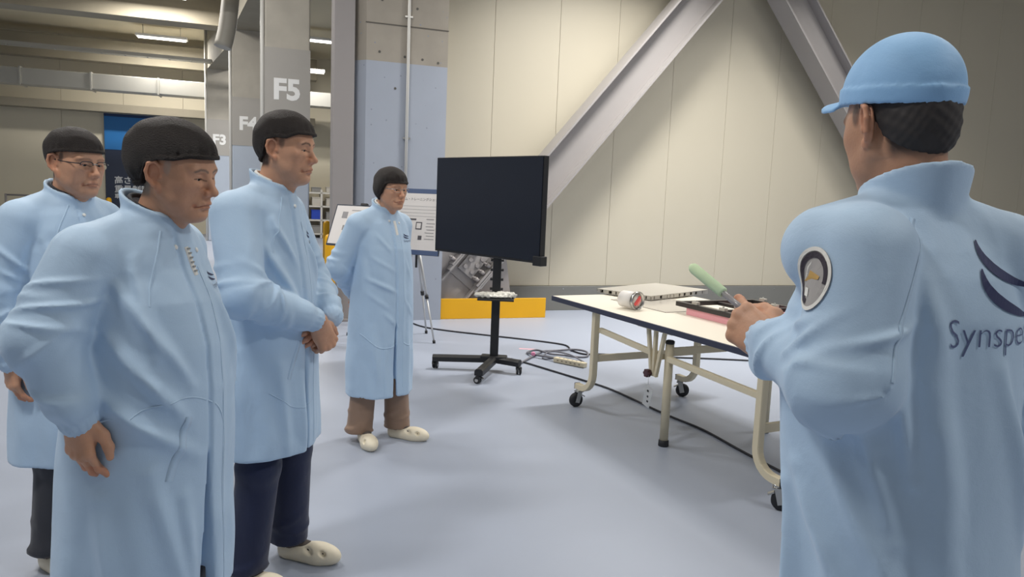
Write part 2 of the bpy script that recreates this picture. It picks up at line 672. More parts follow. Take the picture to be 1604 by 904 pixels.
def head_mesh(h, neck_to, par):
    """head with face, ears and neck; x forward, y left, z up, origin between the ear canals"""
    g = lambda k, d: par.get(k, d)
    v = Vox((-.15, -.115, -.26), (.14, .115, .15), h)
    jow, nose, lc = g('jowl', 1.0), g('nose', 1.0), g('lid', .0025)
    v.ell((-.008, 0, .036), (.096, .077, .088))
    v.ell((.030, 0, .028), (.066, .068, .070), .03)
    v.ell((.026, 0, -.040), (.062, .057 * jow, .078), .03)
    v.ell((.070, 0, -.096), (.021, .024, .017), .025)
    nk = np.array(neck_to)
    v.cone((-.025, 0, -.045), nk, .056, .064, .03)
    v.cone((.02, 0, -.085), nk + np.array((.045, 0, .02)), .034, .03, .03)
    v.ell((nk[0] * .6 + .045, 0, nk[2] * .6 - .03), (.012, .011, .016), .02)
    for sd in (-1, 1):
        v.cone((.000, sd * .056 * jow, -.042), (.062, sd * .022, -.096), .016, .017, .03)
        v.ell((.040, sd * .042 * jow, -.066), (.024, .017 * jow, .024), .025)
        v.ell((.056, sd * .045, -.012), (.026, .023, .019), .025)
        v.ell((.030, sd * .063, .005), (.03, .010, .022), .02)
        v.ell((.036, sd * .049 * jow, -.036), (.030, .015, .032), .025)
        v.ell((.078, sd * .030, .030), (.013, .028, .009), .018)
        v.ell((.104, sd * .031, .008), (.020, .019, .013), .014, cut=True)
        # eyeball, lids, bag
        v.ell((.0715, sd * .031, .0070), (.0125, .0150, .0120))
        v.ell((.0750, sd * .032, .0180 - lc), (.0135, .0195, .0070), .004)
        v.line([(.070, sd * .049, .006), (.082, sd * .040, .0125 - lc), (.0880, sd * .030, .0142 - lc), (.085, sd * .020, .010 - lc * .7), (.080, sd * .013, .003)], .0026, .003)
        v.line([(.070, sd * .049, .005), (.081, sd * .040, -.0008), (.0860, sd * .030, -.0025), (.084, sd * .020, -.0005), (.080, sd * .013, .002)], .0026, .004)
        v.line([(.074, sd * .046, -.008), (.084, sd * .033, -.013), (.084, sd * .018, -.008)], .0045, .008)
        v.line([(.082, sd * .016, -.010), (.080, sd * .030, -.019), (.072, sd * .044, -.018)], .0022, .006, cut=True)
        # crow's feet
        v.line([(.062, sd * .056, .010), (.050, sd * .062, .016)], .0012, .004, cut=True)
        v.line([(.062, sd * .056, .003), (.049, sd * .063, .000)], .0012, .004, cut=True)
    # nose
    v.cone((.086, 0, .020), (.110, 0, -.024), .0085, .0105 * nose, .012)
    v.ell((.111, 0, -.029), (.0125 * nose, .0125 * nose, .0105), .008)
    for sd in (-1, 1):
        v.ell((.099, sd * .0145 * nose, -.032), (.0125, .0088, .0090), .007)
        v.ell((.107, sd * .007, -.041), (.005, .0035, .004), .003, cut=True)
    # muzzle, lips
    v.ell((.070, 0, -.060), (.028, .034, .026), .02)
    ul = [(.077, -.030, -.0690), (.094, -.014, -.0618), (.0990, 0, -.0600), (.094, .014, -.0618), (.077, .030, -.0690)]
    ll = [(.077, -.028, -.0710), (.092, -.013, -.0716), (.0970, 0, -.0725), (.092, .013, -.0716), (.077, .028, -.0710)]
    v.line(ul, .0052, .006)
    v.line(ll, .0058, .006)
    v.line([(.081, -.033, -.0735), (.098, -.015, -.0670), (.1045, 0, -.0660), (.098, .015, -.0670), (.081, .033, -.0735)], .0020, .003, cut=True)
    v.ell((.101, 0, -.083), (.014, .022, .006), .012, cut=True)
    for sd in (-1, 1):
        v.line([(.099, sd * .022, -.031), (.092, sd * .032, -.046), (.081, sd * .037, -.066), (.078, sd * .0385, -.072)], .0011 * g('fold', 1.0), .009, cut=True)
        v.ell((.112, sd * .003, -.050), (.006, .0025, .008), .006, cut=True)
    # ears
    es = g('ear', 1.12)
    for sd in (-1, 1):
        Re = np.array(Matrix.Rotation(sd * math.radians(-24), 3, 'Z') @ Matrix.Rotation(math.radians(-10), 3, 'Y'))
        c = np.array((-.014, sd * .080, .002))

        def ep(x, y, z):
            return c + Re @ (np.array((x, sd * y, z)) * es)
        v.ell(ep(0, -.002, 0), (.018 * es, .0055 * es, .031 * es), .006, R=Re)
        rim = [ep(.016, .004, .004), ep(.015, .005, .020), ep(.004, .007, .032), ep(-.010, .007, .027), ep(-.017, .007, .010), ep(-.015, .006, -.010), ep(-.006, .004, -.024)]
        v.line(rim, .0042 * es, .003)
        v.ell(ep(.003, .003, -.029), (.0085 * es, .005 * es, .010 * es), .005)
        v.ell(ep(.001, .007, -.004), (.0095 * es, .006 * es, .013 * es), .003, cut=True)
        v.line([ep(.008, .006, .016), ep(-.006, .006, .020), ep(-.011, .006, .004)], .0024 * es, .003, cut=True)
        v.ell(ep(.014, .003, -.006), (.005 * es, .005 * es, .007 * es), .004)
    V, Q = v.mesh()
    V = V.astype(np.float64)
    # skin tones
    C = np.tile(SKIN * g('tone', 1.0), (len(V), 1))
    x, y, z = V.T
    ay = np.abs(y)

    def blend(w, col):
        w = np.clip(w, 0, 1)[:, None]
        C[:] = C * (1 - w) + np.array(col) * w
    blend(.55 * np.exp(-((x - .105) ** 2 + (y / 1.6) ** 2 + (z + .03) ** 2) / .018 ** 2), SKIN * np.array((1.02, .78, .72)))
    blend(.25 * np.exp(-((x - .06) ** 2 + (ay - .045) ** 2 + (z + .02) ** 2) / .025 ** 2), SKIN * np.array((1.0, .80, .74)))
    blend(.45 * (x < .02) * (ay > .079), SKIN * np.array((1.0, .78, .70)))
    blend(.75 * (1 - sm(np.minimum(dist_line(V, ul), dist_line(V, ll)), .005, .0075)) * (x > .07), SKIN * np.array((.88, .62, .58)))
    # stubble and hair below the net
    hair = np.array(g('hair', srgb(70, 62, 58)[:3]))
    ml = [(.079, -.033, -.0730), (.095, -.015, -.0670), (.1015, 0, -.0660), (.095, .015, -.0670), (.079, .033, -.0730)]
    blend(.7 * (1 - sm(dist_line(V, ml), .0010, .0035)), SKIN * np.array((.42, .28, .26)))
    blend(.20 * sm(-z, .045, .075) * (x > .02) * (z > -.13), SKIN * np.array((.80, .80, .82)))
    blend(g('side', .75) * (1 - sm(np.hypot((x - .020) / .8, (z - .028) / 1.6), .008, .018)) * (ay > .058), hair)
    blend(.9 * sm(-x, .030, .045) * sm(z, -.075, -.045) * (ay < .078), hair * .8)
    brow = np.array(g('brow', srgb(78, 66, 60)[:3]))
    for sd in (-1, 1):
        bl = [(.091, sd * .012, .026), (.092, sd * .024, .0315), (.084, sd * .040, .0325), (.070, sd * .053, .0265)]
        fl = V * np.array((0, 1, 1.0))
        dyz = dist_line(fl, [(0, a[1], a[2]) for a in bl]) + (x < .05) * 1.0
        blend(g('browk', .7) * (1 - sm(dyz, .0012, .0052)), brow)
        lid = [(0, sd * .049, .0058), (0, sd * .040, .0098 - lc), (0, sd * .030, .0112 - lc), (0, sd * .020, .0072 - lc * .7), (0, sd * .0135, .0025)]
        blend(.75 * (1 - sm(dist_line(fl, lid) + (x < .06) * 1.0, .0006, .0026)), srgb(58, 40, 34)[:3])
    return v, V, Q, C


def eye_ball(sd, gaze=(1, 0, -.1), n=40, m=26):
    c, r = np.array((.0742, sd * .031, .0066)), .0128
    gz = np.array(gaze, float)
    gz /= np.linalg.norm(gz)
    V, Q, C = [], [], []
    for i in range(m + 1):
        p = math.pi * i / m
        for j in range(n):
            t = 2 * math.pi * j / n
            d = np.array((math.cos(p), math.sin(p) * math.cos(t), math.sin(p) * math.sin(t)))
            V.append(c + d * np.array((r, r * 1.08, r)))
            C.append(srgb(24, 18, 17)[:3] if d @ gz > .885 else srgb(188, 176, 168)[:3])
    for i in range(m):
        for j in range(n):
            a, b = i * n + j, i * n + (j + 1) % n
            Q.append((a, a + n, b + n, b))
    return np.array(V), np.array(Q), np.array(C)


def net_mesh(h, par):
    """gathered hair net with a rolled elastic edge, in head space"""
    v = Vox((-.19, -.13, -.12), (.15, .13, .21), h)
    c, r = par.get('c', (-.012, 0, .050)), par.get('r', (.108, .088, .092))
    v.ell((-.006, 0, .038), (.105, .085, .095))
    v.ell(c, r, .03)
    if 'c2' in par:
        v.ell(par['c2'], par['r2'], .04)
    zx = par.get('edge', [(-.20, -.060), (-.10, -.055), (-.055, -.020), (-.030, .030), (.0, .046), (.05, .052), (.15, .060)])
    xs, zs = [a for a, b in zx], [b for a, b in zx]
    X, Y, Z = v.ax[0][:, None, None], v.ax[1][None, :, None], v.ax[2][None, None, :]
    zc = np.interp(X, xs, zs)
    pk = np.sin(np.arctan2(Y, X + .01) * 23) * .0016 * sm(zc + .06 - Z, 0, .06)
    pk = pk + np.sin(Z * 95 + X * 40 + Y * 25) * .0008
    band = np.maximum(np.abs(Z - zc - .003) - .0055, np.abs(v.D - .001) - .0038)
    v.D = np.maximum(v.D - pk.astype(np.float32), (zc - Z).astype(np.float32))
    t = np.clip(.5 + .5 * (v.D - band) / .004, 0, 1)
    v.D = (v.D + (band - v.D) * t - .004 * t * (1 - t)).astype(np.float32)
    return v.mesh()


def hand_mesh(h, curls, spread=(.10, .02, -.06, -.14), thumb=None, scale=1.0, left=False, forearm=.09):
    """hand: x along the fingers, +z back of the hand, thumb on +y (mirrored for a left hand)"""
    v = Vox((-.11, -.12, -.13), (.22, .12, .08), h)
    mc = [(.090, .027, .003), (.095, .008, .006), (.090, -.012, .004), (.081, -.030, -.001)]
    ph = [(.043, .026, .021), (.047, .030, .022), (.044, .028, .021), (.034, .021, .019)]
    rad = [(.0100, .0090, .0082, .0068), (.0102, .0092, .0083, .0069), (.0097, .0087, .0079, .0066), (.0086, .0077, .0070, .0060)]
    v.cone((-forearm, 0, 0), (0, 0, 0), .031, .026, 0)
    for i, m in enumerate(mc):
        v.cone((.005, m[1] * .55, 0), m, .0185, .0125, .012)
    v.ell((.048, -.002, -.006), (.046, .034, .014), .012)
    v.ell((.038, .024, -.012), (.034, .017, .016), .012)
    v.ell((.035, -.022, -.012), (.032, .014, .014), .012)
    for i in range(4):
        p = np.array(mc[i], float)
        a = 0.0
        v.ell(p + np.array((0, 0, .004)), (.012, .0105, .010), .008)
        for j in range(3):
            a += curls[i][j]
            d = np.array((math.cos(a) * math.cos(spread[i]), math.cos(a) * math.sin(spread[i]), -math.sin(a)))
            q = p + d * ph[i][j]
            v.cone(p, q, rad[i][j], rad[i][j + 1], .0035)
            if j < 2:
                v.ell(q, (rad[i][j + 1] * 1.06,) * 3, .003)
            p = q
    th = thumb or [(.020, .026, -.010), (.052, .050, -.018), (.080, .060, -.020), (.103, .062, -.018)]
    tr = [.0165, .0135, .0112, .0085]
    for j in range(3):
        v.cone(th[j], th[j + 1], tr[j], tr[j + 1], .008)
    V, Q = v.mesh()
    V = V.astype(np.float64) * scale
    C = np.tile(SKIN * .97, (len(V), 1))
    tips = (V[:, 0] > .12 * scale)
    C[tips] = C[tips] * np.array((1.0, .88, .84))
    if left:
        V[:, 1] *= -1
        Q = Q[:, ::-1].copy()
    return V, Q, C


def frame(o, xdir, zdir):
    x = np.array(xdir, float)
    x /= np.linalg.norm(x)
    z = np.array(zdir, float)
    z = z - x * (z @ x)
    z /= np.linalg.norm(z)
    y = np.cross(z, x)
    return np.stack([x, y, z], 1), np.array(o, float)


def wrinkle(seed, amp, n=7, peak=0.85, wide=0.4, rad=.07):
    """scattered soft creases on a sleeve or trouser leg, gathered around t = peak"""
    r = np.random.default_rng(seed)
    cr = []
    for _ in range(n):
        cr.append((float(np.clip(r.normal(peak, wide * .5), .05, .98)), r.uniform(-3.1, 3.1), r.uniform(-.55, .55), r.uniform(.045, .11), r.uniform(.008, .016), r.uniform(.5, 1.0)))

    def f(t, th, L):
        out = 0
        for (tc, ac, sl, ln, wd, am) in cr:
            u = ((th - ac + 3.14159) % 6.28318 - 3.14159) * rad
            w = (t - tc) * L - sl * u + 1.5 * u * u
            q = w / wd
            out = out + am * np.exp(-(u / ln) ** 2) * (np.exp(-q * q) + .9 * q * np.exp(-q * q))
        return amp * out
    return f


def arm_tube(v, joints, seed, amp=.009, k=.014):
    """sleeve: joints [(p, r)...] shoulder, elbow, cuff"""
    (a, ra), (b, rb), (c, rc) = joints
    a, b, c = np.array(a), np.array(b), np.array(c)
    v.cone(a, b, ra, rb, k, disp=wrinkle(seed, amp, 8, .85, .45))
    v.cone(b, c, rb * .98, rc, .02, disp=wrinkle(seed + 1, amp * .9, 8, .35, .8))
    u = (c - b) / np.linalg.norm(c - b)
    # gathered elastic cuff
    gath = lambda t, th, L: .0022 * np.sin(th * 15)
    v.cone(c - u * .005, c + u * .030, rc * .93, .040, .012, disp=gath)
    v.cone(c + u * .026, c + u * .045, .041, .044, .004, disp=gath)


class Coat:
    def __init__(s, h, rings, hem, seed=1, vert=(.010, 7, .4), ridges=(), lo=None, hi=None, plack=(.022, .004), slit=None, zwaist=.95, wob=.0022, lean=0.0):
        s.rings = np.array(rings, float)
        z0 = hem - .03
        s.v = Vox(lo or (-.40, -.42, z0), hi or (.45, .42, s.rings[-1, 0] + .12), h)
        s.hem = hem
        R = s.rings
        r = np.random.default_rng(seed)
        ph = r.uniform(0, 6.28, 12)

        def shape(X, Y, Z, grow=0.0):
            cx = np.interp(Z, R[:, 0], R[:, 1])
            a = np.interp(Z, R[:, 0], R[:, 2]) + grow
            b = np.interp(Z, R[:, 0], R[:, 3]) + grow
            x = X - cx
            Y = Y + lean * np.maximum(1.2 - Z, 0)
            q = (np.abs(x / a) ** 2.3 + np.abs(Y / b) ** 2.3) ** (1 / 2.3)
            gr = np.sqrt((x / a ** 2) ** 2 + (Y / b ** 2) ** 2) / np.maximum(np.sqrt((x / a) ** 2 + (Y / b) ** 2), 1e-4)
            d = (q - 1) / np.maximum(gr, 1e-3)
            return d, x, a, b

        def f(X, Y, Z):
            d, x, a, b = shape(X, Y, Z)
            th = np.arctan2(Y + lean * np.maximum(1.2 - Z, 0), x)
            amp, n, zr = vert
            w = sm(zwaist - Z, 0, zr)
            dsp = amp * w * (np.sin(n * th + ph[0] + 2.2 * Z) * .6 + np.sin((n + 4) * th + ph[1] - 1.7 * Z) * .4)
            dsp = dsp + wob * np.sin(9 * Z + 3 * th + ph[2]) * np.sin(5 * th - 6 * Z + ph[3])
            dsp = dsp + wob * .6 * np.sin(23 * Z + 5 * th + 2 * np.sin(3 * th + ph[5]) + ph[4])
            for (t0, za, t1, zb, wd, am) in ridges:
                u, u0, u1 = th * .17, t0 * .17, t1 * .17
                L2 = (u1 - u0) ** 2 + (zb - za) ** 2
                tt = np.clip(((u - u0) * (u1 - u0) + (Z - za) * (zb - za)) / L2, 0, 1)
                du = (u - u0) - tt * (u1 - u0)
                dz = (Z - za) - tt * (zb - za)
                env = np.sin(np.clip(tt, .08, .95) * math.pi) ** .6
                sd_ = (du * (zb - za) - dz * (u1 - u0)) / np.sqrt(L2) / wd
                dsp = dsp + am * env * np.exp(-(du * du + dz * dz) / wd ** 2) * (1 + .9 * sd_)
            if plack:
                pw, pd = plack
                fr = (x > 0)
                dsp = dsp + fr * pd * (sm(Y, -pw - .004, -pw) - sm(Y, pw, pw + .030))
                dsp = dsp - fr * .007 * np.exp(-((Y + pw + .004) / .005) ** 2)
            return d - dsp
        zt = R[-1, 0]
        s.v.add(lambda X, Y, Z: np.maximum(f(X, Y, Z), np.maximum(Z - zt, hem - Z)), (-.4, -.42, hem), (.45, .42, zt), 0)
        s.shape = shape

    def finish_body(s, slit=None, hollow=.10):
        v = s.v
        hem = s.hem
        if slit:
            y0, zs, w, depth = slit
            R = s.rings

            def g(X, Y, Z):
                cx = np.interp(Z, R[:, 0], R[:, 1])
                a = np.interp(Z, R[:, 0], R[:, 2])
                ww = .002 + (zs - Z) * w
                return np.maximum(np.maximum(np.abs(Y - y0) - ww, (cx + a - depth) - X), Z - zs)
            v.cut(g, (0, y0 - .1, hem - .03), (.45, y0 + .1, zs), .004)
        sh = s.shape
        v.cut(lambda X, Y, Z: np.maximum(sh(X, Y, Z, -.022)[0], Z - (hem + hollow)), (-.4, -.42, hem - .05), (.45, .42, hem + hollow), .01)
        # anything below the hem goes
        v.cut(lambda X, Y, Z: Z - hem + 0 * X + 0 * Y, (-.4, -.42, hem - .1), (.45, .42, hem), .008)

    def collar(s, c, rx, ry, zb, hgt, tilt=.35, gap=.25, th=.0056):
        """stand collar: shell around the neck, lower and open at the front"""
        v = s.v

        def f(X, Y, Z):
            x = X - c
            ang = np.abs(np.arctan2(Y, x))
            fl = (Z - zb) * .12
            q = np.sqrt((x / (rx + fl)) ** 2 + (Y / (ry + fl)) ** 2)
            d = np.abs((q - 1) * min(rx, ry)) - th
            zt = zb + hgt - tilt * x - .035 * (1 - sm(ang, 0, gap + .35))
            hh = np.clip(.5 + .5 * (d - (Z - zt)) / .008, 0, 1)
            top = d * hh + (Z - zt) * (1 - hh) + .008 * hh * (1 - hh)
            return np.maximum(top, (zb - .05 - tilt * x) - Z)
        v.add(f, (c - rx - .03, -ry - .03, zb - .12), (c + rx + .03, ry + .03, zb + hgt + .06), .006)

    def hole(s, c, rx, ry, zb, tilt=.35):
        """neck opening inside the collar"""
        rx, ry = rx - .006, ry - .006
        s.v.cut(lambda X, Y, Z: np.maximum((np.sqrt(((X - c) / rx) ** 2 + (Y / ry) ** 2) - 1) * rx, (zb - tilt * (X - c)) - Z), (c - rx, -ry, zb - .1), (c + rx, ry, zb + .2), 0)


def drape_mesh(v, me, O0, U, Wd, d, lift=.0015):
    """lay a flat mesh (x,y) onto the clothing surface: point O0 + x*U + y*W marched along d"""
    n = len(me.vertices)
    co = np.empty(n * 3)
    me.vertices.foreach_get('co', co)
    co = co.reshape(-1, 3)
    O = np.array(O0) + co[:, :1] * np.array(U) + co[:, 1:2] * np.array(Wd)
    P, N = v.project(O, np.array(d, float), lift)
    me.vertices.foreach_set('co', P.astype(np.float32).ravel())
    me.update()
    return me


def strip(v, pts, d, width, name, m, parent, lift=.0003, n=8, thick=.0007):
    """a sewn strip: polyline (outside the cloth) marched along d onto it, given a width and thickness"""
    P = np.array(bez(pts, n))
    P, N = v.project(P, np.array(d, float), lift)
    T = np.gradient(P, axis=0)
    T /= np.linalg.norm(T, axis=1, keepdims=True)
    B = np.cross(T, N)
    w = width * .5
    rows = np.stack([P - B * w, P - B * w + N * thick, P + B * w + N * thick, P + B * w], 1)
    k = len(P)
    V = rows.reshape(-1, 3)
    Q = []
    for i in range(k - 1):
        for j in range(3):
            a = i * 4 + j
            Q.append((a, a + 1, a + 5, a + 4))
    me = mesh_np(name, V, np.array(Q), True)
    return link_mesh(name, me, m, parent)


def poly_mesh(polys, nsub=1):
    """flat polygons in xy, triangulated and subdivided so they can follow cloth"""
    bm = bmesh.new()
    for poly in polys:
        bm.faces.new([bm.verts.new((p[0], p[1], 0)) for p in poly])
    bmesh.ops.triangulate(bm, faces=bm.faces[:])
    for _ in range(nsub):
        bmesh.ops.subdivide_edges(bm, edges=bm.edges[:], cuts=1, use_grid_fill=True)
    me = bpy.data.meshes.new('print')
    bm.to_mesh(me)
    bm.free()
    return me


def swoosh(x0, y0, L, hgt, thick, n=22):
    """tapered curved stroke: falls steeply at the start, then runs out to the right, thick in the middle"""
    P0, P1, P2 = np.array((x0 + .05 * L, y0)), np.array((x0 - .04 * L, y0 - .72 * hgt)), np.array((x0 + L, y0 - hgt))
    top, bot = [], []
    for i in range(n + 1):
        t = i / n
        p = P0 * (1 - t) ** 2 + 2 * P1 * t * (1 - t) + P2 * t * t
        d = 2 * (1 - t) * (P1 - P0) + 2 * t * (P2 - P1)
        nn = np.array((-d[1], d[0])) / np.linalg.norm(d)
        w = thick * .5 * math.sin(math.pi * min(1, t * .94 + .03)) ** .8
        top.append(tuple(p + nn * w))
        bot.append(tuple(p - nn * w))
    return [(top[i], top[i + 1], bot[i + 1], bot[i]) for i in range(n)]


def skin_obj(name, parts, parent):
    V, Q, C = join(parts)
    me = mesh_np(name, V, Q)
    ca = me.color_attributes.new('tone', 'FLOAT_COLOR', 'POINT')
    ca.data.foreach_set('color', np.concatenate([C, np.ones((len(C), 1))], 1).astype(np.float32).ravel())
    return link_mesh(name, me, M_SKIN, parent)


def trousers(parent, m, hipz, hem, feet, h=.010, r=(.095, .075, .072), knee_fwd=.03):
    v = Vox((-.30, -.36, hem - .03), (.35, .36, hipz + .12), h)
    v.ell((0, 0, hipz), (.13, .17, .13), 0)
    for i, (fx, fy) in enumerate(feet):
        hip = (0, .085 if fy > 0 else -.085, hipz - .02)
        kn = (fx * .5 + knee_fwd, (hip[1] + fy) / 2, hipz * .53)
        an = (fx - .01, fy, hem)
        v.cone(hip, kn, r[0], r[1], .03, disp=wrinkle(90 + i, .008, 6, .9, .5))
        v.cone(kn, an, r[1], r[2], .02, disp=wrinkle(95 + i, .009, 7, .9, .5))
    v.cut(lambda X, Y, Z: Z - hem + 0 * X + 0 * Y, (-.4, -.4, hem - .12), (.4, .4, hem), 0)
    V, Q = v.mesh()
    return link_mesh('trousers', mesh_np('trousers', V, Q), m, parent)


def shoe(parent, loc, rz, h=.004, socks=True):
    """cream slip-on indoor shoe with cut-out vamp, dark sole and grey sock"""
    v = Vox((-.12, -.07, -.005), (.19, .07, .13), h)
    v.ell((.085, 0, .030), (.090, .047, .045), 0)
    v.ell((-.045, 0, .036), (.060, .038, .045), .04)
    v.cone((-.055, 0, .02), (.08, 0, .02), .036, .044, .02)
    v.cut(lambda X, Y, Z: np.maximum(np.sqrt(((X + .045) / .062) ** 2 + (Y / .032) ** 2) - 1, .045 - Z) * .03, (-.12, -.05, .04), (.05, .05, .13), .004)
    for sd in (-1, 1):
        v.ell((.050, sd * .044, .056), (.030, .018, .013), .003, cut=True, R=rotm(sd * .25, .35, 0))
        v.ell((.115, sd * .036, .050), (.016, .014, .010), .003, cut=True, R=rotm(sd * -.5, .5, 0))
        v.cut(lambda X, Y, Z: Z + 0 * X + 0 * Y, (-.2, -.1, -.1), (.2, .1, 0), 0)
    V, Q = v.mesh()
    o = link_mesh('shoe', mesh_np('shoe', V, Q), M_CREAM, parent, loc, (0, 0, rz))
    if socks:
        w = Vox((-.11, -.06, .0), (.15, .06, .22), .006)
        w.cone((-.045, 0, .21), (-.040, 0, .06), .038, .034, 0)
        w.cone((-.040, 0, .05), (.10, 0, .034), .032, .030, .02)
        V, Q = w.mesh()
        link_mesh('sock', mesh_np('sock', V, Q), mat('sock_knit', srgb(96, 88, 84), .9), o)
    return o

# ------------------------------------------------------------------ the hall
E1 = Vector((math.cos(AL), math.sin(AL), 0))       # along the panelled wall
N1 = Vector((math.sin(AL), -math.cos(AL), 0))      # out of it, towards the room
O1 = Vector((1.125, 9.907, 0))


def wp(u, w, z=0.0):
    return O1 + E1 * u + N1 * w + Vector((0, 0, z))


M_FLOOR = mat('blue_grey_epoxy', srgb(157, 165, 181), 0.42, vary=0.05, vscale=0.9, bump=0.03, bscale=30, detail=6)
M_PANEL = mat('cream_wall_panel', srgb(194, 187, 169), 0.55, vary=0.025, vscale=1.3)
M_DADO = mat('dark_grey_plinth', srgb(118, 118, 114), 0.6, vary=0.06, vscale=3)
M_CEIL = mat('warm_ceiling_board', srgb(196, 186, 160), 0.8, vary=0.06, vscale=0.8)
M_FAR = mat('far_cream_wall', srgb(214, 205, 182), 0.7, vary=0.03, vscale=0.7)
M_STEELGREY = mat('grey_painted_steel', srgb(150, 145, 144), 0.5, vary=0.03, vscale=2)
M_BRACE = mat('brace_paint', srgb(154, 150, 149), 0.5, vary=0.03, vscale=2)
M_YELLOW = mat('safety_yellow', srgb(232, 172, 16), 0.45, vary=0.05, vscale=5)
M_BEAM = mat('concrete_beam', srgb(150, 142, 124), 0.8, vary=0.12, vscale=2.5, bump=0.1, bscale=20)
M_DUCT = mat('galvanised_duct', srgb(188, 186, 178), 0.42, 0.55, vary=0.05, vscale=3)


def concrete(name, top, bottom, zline, spots=True):
    """board-marked concrete above, painted below a height; pits in both"""
    m = mat(name, top, 0.75)
    nt = m.node_tree
    b = nt.nodes['Principled BSDF']
    geo = nt.nodes.new('ShaderNodeNewGeometry')
    sep = nt.nodes.new('ShaderNodeSeparateXYZ')
    nt.links.new(geo.outputs['Position'], sep.inputs[0])
    gt = nt.nodes.new('ShaderNodeMath')
    gt.operation = 'GREATER_THAN'
    gt.inputs[1].default_value = zline
    nt.links.new(sep.outputs['Z'], gt.inputs[0])
    n = nt.nodes.new('ShaderNodeTexNoise')
    n.inputs['Scale'].default_value = 3.5
    n.inputs['Detail'].default_value = 8
    nt.links.new(geo.outputs['Position'], n.inputs['Vector'])
    mt = nt.nodes.new('ShaderNodeMix')
    mt.data_type = 'RGBA'
    mt.inputs['A'].default_value = tuple(c * .78 for c in top[:3]) + (1,)
    mt.inputs['B'].default_value = tuple(min(1, c * 1.15) for c in top[:3]) + (1,)
    nt.links.new(n.outputs['Fac'], mt.inputs['Factor'])
    mb = nt.nodes.new('ShaderNodeMix')
    mb.data_type = 'RGBA'
    mb.inputs['A'].default_value = tuple(c * .95 for c in bottom[:3]) + (1,)
    mb.inputs['B'].default_value = tuple(min(1, c * 1.05) for c in bottom[:3]) + (1,)
    nt.links.new(n.outputs['Fac'], mb.inputs['Factor'])
    mx = nt.nodes.new('ShaderNodeMix')
    mx.data_type = 'RGBA'
    nt.links.new(gt.outputs[0], mx.inputs['Factor'])
    nt.links.new(mb.outputs['Result'], mx.inputs['A'])
    nt.links.new(mt.outputs['Result'], mx.inputs['B'])
    out = mx.outputs['Result']
    if spots:
        v = nt.nodes.new('ShaderNodeTexVoronoi')
        v.inputs['Scale'].default_value = 9.0
        nt.links.new(geo.outputs['Position'], v.inputs['Vector'])
        lt = nt.nodes.new('ShaderNodeMath')
        lt.operation = 'LESS_THAN'
        lt.inputs[1].default_value = 0.075
        nt.links.new(v.outputs['Distance'], lt.inputs[0])
        m3 = nt.nodes.new('ShaderNodeMix')
        m3.data_type = 'RGBA'
        m3.inputs['B'].default_value = tuple(c * .7 for c in bottom[:3]) + (1,)
        nt.links.new(lt.outputs[0], m3.inputs['Factor'])
        nt.links.new(out, m3.inputs['A'])
        out = m3.outputs['Result']
    nt.links.new(out, b.inputs['Base Color'])
    bp = nt.nodes.new('ShaderNodeBump')
    bp.inputs['Strength'].default_value = .15
    bp.inputs['Distance'].default_value = .02
    nt.links.new(n.outputs['Fac'], bp.inputs['Height'])
    nt.links.new(bp.outputs['Normal'], b.inputs['Normal'])
    return m


# floor and ceiling
tag(MB().box2((-34, -9, -0.2), (16, 40, 0)).build('floor', M_FLOOR), 'blue-grey epoxy floor of the hall', kind='structure')
tag(MB().box2((-34, -9, CEIL), (16, 40, CEIL + .25)).build('ceiling', M_CEIL), 'pale ceiling high over the hall', kind='structure')

# panelled wall, every cladding panel its own piece
wall = empty('wall_back', wp(0, 0), AL)
tag(wall, 'cream clad wall behind the table', kind='structure')
WALL_L = -2.30
seams = [WALL_L, -1.55, -.68, .155, 1.0, 1.88, 2.72, 3.56, 4.40, 5.24, 6.08, 6.92, 7.76, 8.6, 9.44]
for a, b in zip(seams[:-1], seams[1:]):
    MB().box2((a + .0018, .0, .33), (b - .0018, .08, CEIL), .002).build('wall_panel', M_PANEL, wall)
MB().box2((WALL_L, .02, .0), (9.44, .12, CEIL)).build('wall_core', mat('seam_backing_board', srgb(186, 176, 154), .8), wall)  # backing board in a slightly darker cream, seen through the panel gaps
base = MB().box2((WALL_L, -.03, 0), (9.44, .02, .326), .004).build('baseboard_back', M_DADO, None, wp(0, 0), (0, 0, AL))
tag(base, 'dark grey plinth along the foot of the cream wall', kind='structure')
for u in (-.68, .155, 1.0, 1.88, 2.72, 3.56):
    for zz in (.29,):
        MB().cyl((u + .2, -.034, zz), (u + .2, -.03, zz), .008, n=8).build('fixing_screw', M_STEEL, base)

# far side of the hall
FARW = -15.6
fw = empty('wall_far', wp(0, FARW), AL)
tag(fw, 'distant cream wall at the far end of the hall', kind='structure')
for i in range(-16, 4):
    MB().box2((i * 1.6 + .004, 0, 0), (i * 1.6 + 1.596, .1, CEIL)).build('wall_panel', M_FAR, fw)

